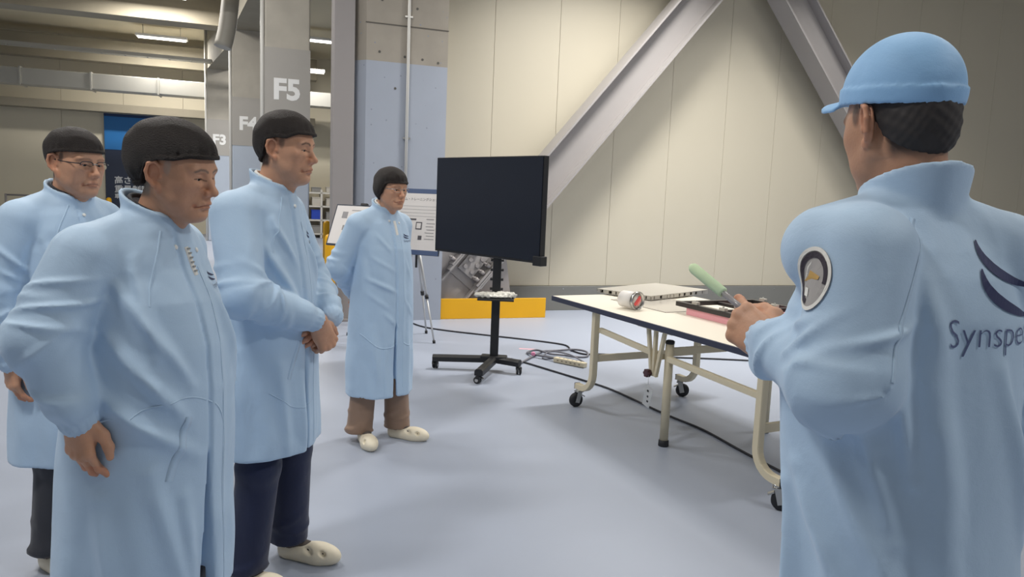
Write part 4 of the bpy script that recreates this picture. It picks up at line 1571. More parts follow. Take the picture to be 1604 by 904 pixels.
# crumpled bag on the stand's shelf
v = Vox((-.20, -.12, -.01), (.20, .12, .07), .005)
v.ell((0, 0, .015), (.16, .085, .022), 0)
v.ell((.08, .01, .025), (.09, .06, .022), .02)
v.ell((-.11, -.01, .02), (.07, .06, .014), .02)
X, Y, Z = v.grid((slice(None),) * 3)
v.D = (v.D + .006 * np.sin(X * 70 + 3 * np.sin(Y * 60)) * np.sin(Y * 55 + 2 * np.sin(X * 40)) + .004 * np.sin(X * 130 + Y * 90)).astype(np.float32)
v.cut(lambda X, Y, Z: Z + 0 * X + 0 * Y, (-.3, -.2, -.1), (.3, .2, 0), 0)
V_, Q_ = v.mesh()
bag = link_mesh('plastic_bag', mesh_np('plastic_bag', V_, Q_), mat('milky_film', srgb(206, 204, 196), .35, vary=.15, vscale=16), None, (-.13, 6.02, .637))
tag(bag, 'crumpled translucent plastic bag on the shelf of the screen stand', 'bag')


# ------------------------------------------------------------------ poster boards on tripods
def poster(name, c, yaw, tilt, w, h, label, style, roll=0.0):
    e = empty(name, c)
    tag(e, label, 'poster board', 'poster boards on tripods')
    R = Matrix.Rotation(yaw, 3, 'Z') @ Matrix.Rotation(-tilt, 3, 'X') @ Matrix.Rotation(roll, 3, 'Y')

    def at(x, y, z):
        return R @ Vector((x, y, z))
    Rt = (R @ Matrix.Rotation(math.pi / 2, 3, 'X'))
    MB().box(at(0, .012, 0), (w, .02, h), R, .002).build('backing', mat('poster_edge_navy', srgb(46, 54, 70), .5), e)
    MB().box(at(0, 0, 0), (w - .03, .004, h - .03 if style == 0 else h - .09), R).build('sheet', mat('poster_paper', srgb(226, 222, 220), .35), e)
    if style == 1:
        for sd in (-1, 1):
            MB().box(at(0, -.0005, sd * (h / 2 - .024)), (w - .01, .005, .044), R).build('colour_strip', mat('poster_strip_blue', srgb(74, 92, 128), .5), e)
    gm = mat('poster_grey_print', srgb(150, 148, 150), .6)
    dm = mat('poster_dark_print', srgb(84, 82, 88), .6)
    if style == 0:
        for x_, z_, a_, b_, m_ in ((-.18, .10, .06, .065, gm), (-.15, -.03, .045, .05, gm), (-.02, .11, .028, .028, dm), (.10, .09, .09, .08, gm), (.12, -.05, .10, .07, gm)):
            MB().box(at(x_, -.003, z_), (a_, .002, b_), R).build('printed_picture', m_, e)
        for k in range(8):
            MB().box(at(random.uniform(-.05, .08), -.003, .15 - k * .042), (random.uniform(.12, .2), .0015, .006), R).build('printed_line', gm, e)
        MB().box(at(.0, .012, h / 2 + .008), (.07, .03, .02), R).build('top_clip', M_BLACK, e)
    else:
        ll_ = link_mesh('lettering', text_mesh('ステム・トレーニングショップ', .033, 'lettering', 'CENTER'), dm, e, at(.06, -.003, .205))
        ll_.rotation_euler = Rt.to_euler()
        for k in range(4):
            MB().box(at(.05, -.003, .15 - k * .032), (.48 - .05 * (k % 3), .0015, .005), R).build('printed_line', mat('poster_faint_print', srgb(200, 198, 198), .6), e)
        MB().box(at(-.06, -.003, .02), (.22, .0015, .016), R).build('printed_heading', dm, e)
        MB().box(at(.20, -.003, .025), (.08, .0015, .008), R).build('printed_heading', gm, e)
        for x_, z_, a_, b_, m_ in ((.085, -.04, .066, .072, dm), (.11, -.155, .04, .04, dm)):
            MB().box(at(x_, -.003, z_), (a_, .002, b_), R).build('printed_picture', m_, e)
        MB().box(at(.085, -.0045, -.04), (.046, .002, .052), R).build('printed_picture', mat('poster_paper', srgb(226, 222, 220), .35), e)
        for x0 in (-.10, .21):
            for k in range(6):
                MB().box(at(x0 + random.uniform(-.01, .01), -.003, -.015 - k * .03), (random.uniform(.08, .12), .0015, .006), R).build('printed_line', gm, e)
    return e, R


def tripod(c, hub, feet, label):
    e = empty('tripod', c)
    tag(e, label, 'tripod', 'silver poster tripods')
    MB().cyl((0, 0, hub - .25), (0, 0, hub + .22), .012, n=12).build('centre_column', M_BLACK, e)
    MB().lathe([(.03, -.03), (.036, -.02), (.036, .02), (.03, .03)], (0, 0, hub), 14).build('collar', M_BLACK, e)
    for fx, fy in feet:
        a, b = Vector((fx * .05, fy * .05, hub)), Vector((fx, fy, .015))
        l = MB().cyl(a, a.lerp(b, .55), .013, n=12).build('leg', mat("tripod_silver", srgb(196, 196, 196), .4, .3), e)
        MB().cyl(a.lerp(b, .52), b, .009, n=12).build('lower_tube', mat("tripod_silver", srgb(196, 196, 196), .4, .3), l)
        MB().cyl(a.lerp(b, .53), a.lerp(b, .57), .019, n=12).build('leg_clamp', M_BLACK, l)
        MB().cyl(a.lerp(b, .985), b - Vector((0, 0, .014)), .015, n=12).build('rubber_foot', M_BLACK, l)


poster('poster_board', (-1.47, 6.92, 1.145), math.radians(-24), math.radians(24), .62, .42, 'wide poster board with small grey pictures, left of the listener in brown trousers', 0)
poster('poster_board', (-.99, 7.08, 1.20), math.radians(-22), math.radians(12), .66, .64, 'taller poster board with blue strips, partly behind the black screen', 1)
tripod((-1.38, 7.14, 0), .98, [(-.15, -.20), (-.28, .25), (.32, .10)], 'silver tripod carrying the wide poster board')
tripod((-.97, 7.34, 0), .98, [(.22, -.185), (-.30, -.05), (.08, .33)], 'silver tripod carrying the taller poster board with blue strips')

# ------------------------------------------------------------------ cables and power strip on the floor
M_TRIPOD = None
M_CABLE = mat('black_cable', srgb(36, 37, 44), .5)
M_CABLE2 = mat('grey_cable', srgb(112, 112, 120), .5)


def cable(name, pts, r, m, label, n=7):
    o = MB().tube(bez([(x, y, r + .0005 + (z if z else 0)) for x, y, z in pts], n), r, 8).build(name, m)
    tag(o, label, 'cable', 'cables on the floor')


CABLES = []
cable('power_cable', [(-1.17, 8.31, 0), (-.97, 8.02, 0), (-.69, 7.84, 0), (-.26, 7.67, 0), (.21, 7.49, 0), (.465, 7.37, 0), (.575, 7.26, 0), (.604, 7.05, 0), (.714, 6.89, 0), (.87, 6.92, 0), (1.23, 6.88, 0), (1.73, 6.91, 0), (2.27, 6.9, 0), (2.8, 6.83, 0)], .008, M_CABLE, 'black cable running from the poster tripods to behind the table')
cable('power_cable', [(.02, 6.55, 0), (.174, 6.386, 0), (.40, 6.11, 0), (.62, 5.84, 0), (.815, 5.57, 0), (1.094, 4.98, 0), (1.277, 4.65, 0), (1.41, 4.26, 0), (1.545, 3.9, 0), (1.67, 3.6, 0), (1.9, 3.1, 0)], .008, M_CABLE, 'black cable running straight across the floor under the table')
cable('power_cable', [(.09, 6.35, 0), (.17, 6.56, 0), (.26, 6.78, 0), (.32, 6.93, 0), (.445, 6.99, 0), (.63, 7.02, .012), (.74, 6.93, .012), (.73, 6.78, 0), (.64, 6.74, 0), (.49, 6.74, .012), (.385, 6.77, .012), (.26, 6.92, .012), (.17, 6.85, 0), (.22, 6.72, .012), (.42, 6.54, .02)], .010, M_CABLE2, 'grey looped cable lying beside the power strip')
cable('power_cable', [(.44, 6.58, .02), (.336, 6.60, 0), (.31, 6.68, 0), (.385, 6.80, .03), (.55, 6.72, .03), (.66, 6.60, 0), (.68, 6.52, 0), (.62, 6.47, .02)], .007, M_CABLE2, 'thin grey cable curled tight against the power strip')
tagc = MB().lathe([(.014, -.02), (.02, -.014), (.02, .014), (.014, .02)], n=12, M=Matrix.Translation((.222, 6.70, .030)) @ Matrix.Rotation(1.5, 4, 'X')).build('pink_piece', mat('mid_pink', srgb(238, 150, 188), .4))  # small round pink piece at a pink mark by the stand
tag(tagc, 'small pink piece on the looped cable near the screen stand', 'cable tie')
pstrip = MB().box2((-.08, -.022, 0), (.08, .022, .0012)).build('floor_strip', mat('pale_pink_strip', srgb(228, 178, 190), .5), None, (.174, 7.06, 0), (0, 0, -.05))  # flat pale pink strip at the other pink mark
tag(pstrip, 'short pale pink strip on the floor by the cables', 'tape')
pst = empty('power_strip', (.545, 6.44, 0), math.atan2(6.348 - 6.535, .664 - .426))
tag(pst, 'beige power strip with a row of sockets on the floor', 'power strip')
MB().box2((-.165, -.028, .002), (.165, .028, .045), .006).build('strip_body', M_FRAME, pst)
for k in range(6):
    for dy in (-.006, .006):
        MB().box((-.115 + k * .046, dy, .0455), (.010, .002, .0015)).build('socket_slot', M_BLACK, pst)
    MB().box((-.115 + k * .046, -.0285, .024), (.018, .0015, .012)).build('socket_slot', mat('slot_brown', srgb(150, 138, 118), .6), pst)

# ------------------------------------------------------------------ people


def local(base, phi, w):
    a = math.radians(phi)
    q = np.array(w[:2]) - np.array(base)
    return np.array((q[0] * math.cos(a) - q[1] * math.sin(a), q[0] * math.sin(a) + q[1] * math.cos(a), w[2]))


def dirl(phi, w):
    return local((0, 0), phi, w)


RELAX = [(.35, .45, .30), (.42, .50, .32), (.48, .55, .35), (.55, .55, .38)]
GRIP = [(.75, .95, .55), (.85, 1.05, .6), (.90, 1.10, .6), (.95, 1.1, .6)]


class Person:
    def __init__(s, label, base, phi, H):
        s.s = H / 1.70
        s.base, s.phi = base, phi
        s.root = empty('person', (base[0], base[1], 0), -math.radians(phi))
        tag(s.root, label, 'person')
        s.parts = []

    def head(s, pos, yaw=0, pitch=0, roll=0, scale=1.0, h=.003, par=None, net=None, neck=None):
        R = rotm(math.radians(yaw), math.radians(pitch), math.radians(roll))
        nk = np.array(neck if neck is not None else (pos[0] - .06, 0, pos[2] - .20))
        nl = R.T @ (nk - np.array(pos)) / scale
        v, V, Q, C = head_mesh(h, nl, par or {})
        s.parts.append((V @ R.T * scale + np.array(pos), Q, C))
        for sd in (-1, 1):
            V, Q, C = eye_ball(sd, (par or {}).get('look', (1, 0, -.12)))
            s.parts.append((V @ R.T * scale + np.array(pos), Q, C))
        s.hv, s.hR, s.hp, s.hs = v, R, np.array(pos), scale
        if net is not None:
            V, Q = net_mesh(h * 1.15, net)
            o = link_mesh('hair_net', mesh_np('hair_net', V @ R.T * scale + np.array(pos), Q), M_NET, s.root)
            o['label'] = 'black hair net'
        return s

    def hp_(s, p):
        return s.hR @ (np.array(p) * s.hs) + s.hp

    def hand(s, wrist, fdir, ddir, left, curls=RELAX, thumb=None, scale=1.0, h=.003, spread=(.10, .02, -.06, -.14), forearm=.09):
        V, Q, C = hand_mesh(h, curls, spread, thumb, scale, left, forearm)
        M, o = frame(wrist, fdir, ddir)
        s.parts.append((V @ M.T + o, Q, C))
        return M, o

    def trunk(s, arms, neck, hipz):
        v = Vox((-.35, -.40, hipz - .1), (.50, .40, neck[2] + .05), .016)
        v.ell((0, 0, hipz), (.10, .13, .12))
        v.cone((0, 0, hipz), (.0, 0, neck[2] - .22), .10, .105, .04)
        v.cone((0, 0, neck[2] - .2), neck, .09, .055, .04)
        for a, b, c in arms:
            v.cone((0, 0, neck[2] - .09), a, .05, .05, .03)
            v.cone(a, b, .046, .04, .02)
            v.cone(b, c, .038, .028, .02)
        V, Q = v.mesh()
        s.parts.append((V.astype(np.float64), Q, np.tile(SKIN, (len(V), 1))))

    def body(s):
        return skin_obj('body', s.parts, s.root)

    def coat_obj(s, coat, m=None):
        V, Q = coat.v.mesh()
        o = link_mesh('coat', mesh_np('coat', V, Q), m or M_COAT, s.root)
        o['label'] = 'light blue smock'
        return o


def coat_print(v, o, O0, U, W, d, size, swx, thick, text=True, tsize=.022):
    me = poly_mesh(swoosh(0, size, swx, size * .75, thick) + swoosh(-.004, size * .45, swx, size * .75, thick), 0)
    drape_mesh(v, me, O0, U, W, d, .002)
    link_mesh('logo', me, M_NAVYINK, o)
    if text:
        me = text_mesh('Synspective', tsize)
        drape_mesh(v, me, np.array(O0) - np.array(W) * size * 1.15 - np.array(U) * .008, U, W, d, .002)
        link_mesh('lettering', me, M_GREYINK, o)


def button(v, o, p, d, r=.0065):
    P, N = v.project(np.array([p]), np.array(d, float), .0)
    q = Vector(N[0]).to_track_quat('Z', 'Y').to_matrix().to_4x4()
    MB().lathe([(r, 0), (r, .002), (r * .8, .0038), (r * .3, .0042)], n=16, M=Matrix.Translation(Vector(P[0])) @ q).build('snap_button', M_WHITE, o)


def sweep_ring(v, o, cz, name, m):
    pass


def glasses(P, m, lens_w=.047, lens_h=.027, half=True):
    """spectacles in head space: rims, bridge, temples and lenses"""
    g = empty('spectacles', (0, 0, 0), 0, P.root)
    for sd in (-1, 1):
        c = np.array((.101, sd * .033, .006))
        ring = []
        for i in range(24):
            a = 2 * math.pi * i / 24
            sx, sz = math.copysign(abs(math.cos(a)) ** .6, math.cos(a)), math.copysign(abs(math.sin(a)) ** .6, math.sin(a))
            ring.append(c + np.array((-.006 * abs(sx) ** 2 if sx * sd > 0 else 0, lens_w / 2 * sx, lens_h / 2 * sz)))
        rw = [P.hp_(p) for p in ring]
        if half:
            MB().tube(rw[0:13], .0016, 8).build('upper_rim', m, g)
        else:
            MB().tube(rw, .0010, 6, closed=True).build('rim', m, g)
        bm = MB()
        vs = [bm.bm.verts.new(tuple(p)) for p in rw]
        bm.bm.faces.new(vs)
        bm.build('lens', mat_glass('lens_clear', (1, 1, 1, 1), .0, 1.02), g)
        te = [P.hp_((.098, sd * .057, .012)), P.hp_((.085, sd * .072, .012)), P.hp_((.03, sd * .078, .013)), P.hp_((-.012, sd * .081, .016)), P.hp_((-.030, sd * .083, -.004))]
        MB().tube([tuple(p) for p in bez(te, 4)], .0018, 8).build('temple', m, g)
    MB().tube([tuple(P.hp_(p)) for p in bez([(.102, -.010, .010), (.105, 0, .013), (.102, .010, .010)], 4)], .0014, 6).build('bridge', M_STEEL, g)
    return g


# ---- person 1: nearest listener on the left, arm hanging
def person_one():
    P = Person('nearest listener in a light blue smock and puffy black hair net, arms hanging', (-.935, 1.84), 10, 1.60)
    rings = [(.36, .00, .190, .225), (.62, .005, .188, .222), (.80, .015, .185, .215), (.95, .025, .182, .205), (1.06, .025, .172, .198), (1.17, .018, .152, .190), (1.25, .008, .128, .176),
             (1.30, .014, .108, .150), (1.335, .024, .088, .115), (1.36, .032, .074, .082), (1.385, .038, .066, .066)]
    ridges = [(-1.25, 1.22, -.45, .98, .016, 0.0160), (-1.35, 1.10, -.55, .90, .018, 0.0192), (-1.5, .98, -.75, .86, .014, 0.0144), (-1.3, .93, -.35, .80, .020, 0.0128),
              (-1.05, 1.28, -.85, 1.05, .015, 0.0128), (.35, 1.2, .75, .95, .02, 0.0128), (-.9, .78, -.45, .42, .02, 0.0160), (-.5, .70, -.3, .40, .018, 0.0128), (-1.4, .72, -1.2, .40, .022, 0.0160)]
    c = Coat(.0052, rings, .37, 3, (.012, 6, .45), ridges, plack=(.024, .005), zwaist=.90, lo=(-.34, -.40, .34), hi=(.32, .40, 1.47))
    for sd in (-1, 1):
        c.v.cone((.018, sd * .045, 1.332), (-.012, sd * .150, 1.282), .060, .074, .03)
    armR = [((-.020, -.165, 1.275), .078), ((-.058, -.250, 1.100), .076), ((-.010, -.234, .960), .058)]
    armL = [((-.020, .165, 1.275), .080), ((-.045, .250, 1.050), .070), ((-.005, .235, .865), .056)]
    arm_tube(c.v, armR, 21, .011)
    arm_tube(c.v, armL, 31)
    c.finish_body((-.028, .80, .045, .05))
    c.collar(.044, .068, .067, 1.352, .052, .46)
    c.hole(.044, .064, .062, 1.345, .46)
    o = P.coat_obj(c)
    P.head((.102, 0, 1.474), 2, 8, 3, .885, .0024, dict(hair=srgb(168, 156, 146)[:3], side=.55, brow=srgb(92, 84, 78)[:3], jowl=1.08, nose=1.14, fold=1.6, tone=.92, lid=.0036, browk=.75),
           dict(c=(-.024, 0, .068), r=(.124, .088, .090), c2=(-.075, 0, .030), r2=(.070, .076, .080), edge=[(-.2, -.045), (-.12, -.048), (-.060, -.030), (-.034, .030), (.0, .046), (.04, .050), (.075, .062), (.14, .066)]), neck=(.036, 0, 1.335))
    P.hand((.000, -.232, .925), (.12, .02, -1), (-.15, -.95, 0), False, RELAX, h=.0032)
    P.hand((.0, .230, .83), (.10, -.02, -1), (-.15, .95, 0), True, RELAX, h=.0045)
    P.trunk([[j[0] for j in armR], [j[0] for j in armL]], (-.005, 0, 1.33), .85)
    P.body()
    trousers(P.root, M_DARKCLOTH, .82, .06, [(0, .10), (.02, -.11)], .014)
    shoe(P.root, (.01, .10, 0), .1, .006)
    shoe(P.root, (.03, -.11, 0), -.15, .006)
    # sewing, pocket, buttons and print
    v = c.v
    M_SEAM = M_COAT
    strip(v, [(.40, -.060, 1.340), (.40, -.105, 1.26), (.38, -.150, 1.17)], (-1, .0, 0), .006, 'raglan_seam', M_SEAM, o)
    strip(v, [(.5, -.36, .90), (.5, -.24, .945), (.5, -.14, .935), (.5, -.06, .86), (.5, -.050, .62), (.5, -.052, .40)], (-.9, .25, 0), .0045, 'pocket_seam', M_SEAM, o)
    strip(v, [(.5, -.185, .90), (.5, -.205, .83), (.5, -.232, .75)], (-.9, .25, 0), .022, 'pocket_welt', M_SEAM, o)
    strip(v, [(.45, .024, 1.25), (.45, .024, 1.0), (.45, .024, .7), (.45, .024, .42)], (-1, 0, 0), .005, 'placket_seam', M_SEAM, o)
    coat_print(v, o, (.45, .062, 1.215), (0, 1, 0), (0, 0, 1), (-1, 0, 0), .020, .052, .0055, True, .017)
    button(v, o, (.45, -.030, 1.300), (-1, 0, 0))
    button(v, o, (.45, .038, 1.290), (-1, 0, 0))
    zp = strip(v, [(.45, -.002, 1.300), (.45, .003, 1.262), (.45, .006, 1.23)], (-1, 0, 0), .016, 'zip_tape', M_WHITE, o)
    for k in range(6):
        q, _ = v.project(np.array([(.45, .002 + .0008 * k, 1.295 - .011 * k)]), np.array((-1., 0, 0)), .004)
        MB().box(tuple(q[0]), (.003, .010, .004)).build('zip_tooth', M_STEEL, zp)
    # dark shirt collar inside
    MB().tube([(.044 + .060 * math.cos(a), .058 * math.sin(a), 1.395 - .46 * .060 * math.cos(a)) for a in np.linspace(.9, 2 * math.pi - .9, 24)], .006, 8).build('shirt_collar', mat('dark_shirt', srgb(46, 46, 52), .8), P.root)


# ---- person 2: tall listener with clasped hands
def person_two():
    P = Person('tall listener with hands clasped in front, navy trousers, light blue smock', (-.885, 2.62), 10, 1.74)
    rings = [(.44, -.005, .180, .220), (.62, -.002, .176, .212), (.80, .002, .170, .202), (.98, .008, .160, .192), (1.10, .008, .150, .186), (1.22, .004, .140, .186), (1.32, -.002, .125, .180),
             (1.385, .006, .105, .150), (1.42, .014, .088, .112), (1.445, .020, .074, .082), (1.47, .024, .066, .068)]
    ridges = [(-1.2, 1.30, -.3, 1.05, .016, 0.0135), (-1.0, 1.22, -.2, 1.0, .016, 0.0135), (-.9, 1.35, -.35, 1.2, .014, 0.0105), (.3, 1.3, .9, 1.1, .02, 0.0120), (-.8, .85, -.6, .5, .02, 0.0135), (-1.5, .9, -1.3, .5, .025, 0.0150), (-.3, .8, -.25, .5, .016, 0.0090)]
    c = Coat(.0065, rings, .520, 8, (.011, 6, .45), ridges, plack=(.022, .005), zwaist=.95, lo=(-.36, -.40, .42), hi=(.36, .40, 1.56))
    for sd in (-1, 1):
        c.v.cone((.010, sd * .05, 1.418), (-.016, sd * .160, 1.368), .060, .075, .03)
    armR = [((-.020, -.172, 1.36), .080), ((.060, -.255, 1.105), .073), ((.182, -.088, 1.022), .054)]
    armL = [((-.020, .172, 1.36), .080), ((.055, .255, 1.100), .070), ((.185, .115, 1.015), .054)]
    arm_tube(c.v, armR, 41, .010)
    arm_tube(c.v, armL, 51, .009)
    c.finish_body((-.027, .90, .022, .05))
    c.collar(.030, .068, .066, 1.437, .054, .42)
    c.hole(.030, .064, .062, 1.43, .42)
    o = P.coat_obj(c)
    P.head((.076, 0, 1.585), 2, 2, 0, .945, .0030, dict(hair=srgb(74, 66, 62)[:3], side=.6, brow=srgb(58, 48, 44)[:3], jowl=1.04, fold=1.3, lid=.0036, nose=1.05, browk=.8),
           dict(c=(-.008, 0, .058), r=(.110, .088, .092), c2=(-.050, 0, .015), r2=(.056, .070, .068), edge=[(-.2, -.045), (-.09, -.048), (-.052, -.020), (-.032, .036), (.0, .045), (.04, .044), (.075, .062), (.14, .066)]), neck=(.022, 0, 1.42))
    P.hand((.222, -.032, .985), (.08, .50, -.75), (.85, -.38, .12), False, GRIP, h=.0032, scale=1.08, forearm=.012)
    P.hand((.195, .085, .985), (-.02, -.85, -.42), (.75, .15, .35), True, RELAX, h=.0032, scale=1.0, forearm=.012)
    P.trunk([[j[0] for j in armR], [j[0] for j in armL]], (-.012, 0, 1.42), .92)
    P.body()
    trousers(P.root, M_NAVYCLOTH, .88, .07, [(.02, .16), (-.02, -.09)], .010)
    shoe(P.root, (.06, .165, 0), -.1, .0045)
    shoe(P.root, (.00, -.095, 0), -.25, .0045)
    v = c.v
    strip(v, [(.45, -.055, 1.425), (.45, -.10, 1.35), (.43, -.150, 1.24)], (-1, .0, 0), .006, 'raglan_seam', M_COAT, o)
    strip(v, [(.5, -.16, .93), (.5, -.19, .86), (.5, -.215, .80)], (-.9, .25, 0), .018, 'pocket_welt', M_COAT, o)
    strip(v, [(.5, -.06, .72), (.5, -.11, .69), (.5, -.20, .70), (.5, -.28, .76)], (-.9, .25, 0), .0045, 'pocket_seam', M_COAT, o)
    strip(v, [(.45, .024, 1.34), (.45, .024, 1.1), (.45, .024, .8), (.45, .024, .5)], (-1, 0, 0), .005, 'placket_seam', M_COAT, o)
    strip(v, [(-.05, -.5, .93), (-.05, -.5, .7), (-.05, -.5, .5)], (0, 1, 0), .007, 'side_seam', M_COAT, o)
    coat_print(v, o, (.45, .075, 1.285), (0, 1, 0), (0, 0, 1), (-1, 0, 0), .022, .052, .006, True, .018)
    button(v, o, (.45, -.012, 1.395), (-1, 0, 0))
    MB().tube([(.030 + .060 * math.cos(a), .058 * math.sin(a), 1.486 - .42 * .060 * math.cos(a)) for a in np.linspace(1.2, 2 * math.pi - 1.2, 24)], .006, 8).build('shirt_collar', mat('white_shirt', srgb(232, 232, 230), .8), P.root)


# ---- person 3: short listener in the middle, hands behind the back
def person_three():
    P = Person('short listener with hands behind the back, brown trousers and cream shoes', (-.765, 4.26), 38, 1.60)
    rings = [(.27, .0, .172, .205), (.50, .0, .165, .200), (.70, .004, .160, .194), (.88, .010, .155, .186), (1.02, .010, .148, .180), (1.14, .006, .136, .176), (1.23, .000, .118, .168), (1.285, .004, .098, .140), (1.32, .010, .082, .105),
             (1.345, .014, .070, .078), (1.37, .018, .064, .065)]
    ridges = [(-1.1, 1.10, -.25, 1.02, .012, 0.0045), (-1.2, .98, -.2, .90, .014, 0.0095), (-1.2, .90, -.4, .80, .014, 0.0040), (-.9, 1.22, -.3, 1.12, .012, 0.0066), (.3, 1.1, .8, .92, .014, 0.0040), (-.9, .7, -.7, .35, .02, 0.0085), (.5, .7, .6, .35, .02, 0.0045),
              (-.6, .78, -.1, .70, .014, 0.0066), (.2, .85, .7, .76, .014, 0.0035), (-.55, .60, -.5, .32, .012, 0.0066)]
    c = Coat(.0075, rings, .285, 5, (.010, 6, .45), ridges, plack=(.022, .006), zwaist=.80, lo=(-.34, -.40, .25), hi=(.30, .40, 1.46))
    for sd in (-1, 1):
        c.v.cone((-.010, sd * .045, 1.322), (-.018, sd * .150, 1.272), .058, .070, .03)
    armR = [((-.020, -.158, 1.265), .072), ((-.105, -.225, 1.03), .066), ((-.195, -.06, .88), .050)]
    armL = [((-.020, .158, 1.265), .072), ((-.105, .225, 1.03), .066), ((-.195, .06, .88), .050)]
    arm_tube(c.v, armR, 61, .010)
    arm_tube(c.v, armL, 71, .010)
    c.finish_body((-.026, .72, .030, .05))
    c.collar(.024, .066, .064, 1.342, .054, .42)
    c.hole(.024, .062, .060, 1.335, .42)
    o = P.coat_obj(c)
    P.head((.076, -.008, 1.474), 0, 4, 0, .90, .0036, dict(side=0, browk=.35, jowl=1.05, nose=.98, tone=1.08, ear=1.0),
           dict(c=(-.010, 0, .052), r=(.112, .098, .092), c2=(-.02, 0, -.01), r2=(.08, .102, .065), edge=[(-.2, -.080), (-.06, -.078), (-.025, -.058), (.0, -.036), (.025, .004), (.045, .040), (.07, .048), (.14, .052)]), neck=(.016, 0, 1.32))
    P.hand((-.205, -.025, .86), (.0, .8, -.4), (-.9, 0, 0), False, GRIP, h=.005)
    P.hand((-.190, .03, .86), (.0, -.8, -.5), (-.9, 0, 0), True, RELAX, h=.005)
    P.trunk([[j[0] for j in armR], [j[0] for j in armL]], (-.006, 0, 1.32), .82)
    P.body()
    trousers(P.root, M_BROWNCLOTH, .80, .055, [(.06, .105), (-.03, -.115)], .009, (.078, .070, .076), .005)
    shoe(P.root, (.10, .105, 0), .30, .0045)
    shoe(P.root, (.03, -.12, 0), -.50, .0045)
    v = c.v
    strip(v, [(.45, .024, 1.22), (.45, .024, 1.0), (.45, .024, .7), (.45, .024, .34)], (-1, 0, 0), .006, 'placket_seam', M_COAT, o)
    strip(v, [(.5, -.05, .60), (.5, -.10, .58), (.5, -.18, .59), (.5, -.24, .66)], (-.95, .1, 0), .008, 'pocket_seam', M_COAT, o)
    strip(v, [(.5, .06, .60), (.5, .11, .58), (.5, .19, .60)], (-1, -.1, 0), .008, 'pocket_seam', M_COAT, o)
    coat_print(v, o, (.45, .060, 1.205), (0, 1, 0), (0, 0, 1), (-1, 0, 0), .022, .055, .007, True, .019)
    button(v, o, (.45, -.030, 1.298), (-1, 0, 0), .007)
    button(v, o, (.45, .034, 1.288), (-1, 0, 0), .007)
    strip(v, [(.45, -.004, 1.30), (.45, .000, 1.265), (.45, .002, 1.22)], (-1, 0, 0), .018, 'zip_tape', M_WHITE, o)
    glasses(P, M_STEEL, .044, .028, False)
    MB().tube([(.024 + .058 * math.cos(a), .056 * math.sin(a), 1.392 - .42 * .058 * math.cos(a)) for a in np.linspace(1.2, 2 * math.pi - 1.2, 24)], .006, 8).build('shirt_collar', mat('white_shirt', srgb(232, 232, 230), .8), P.root)


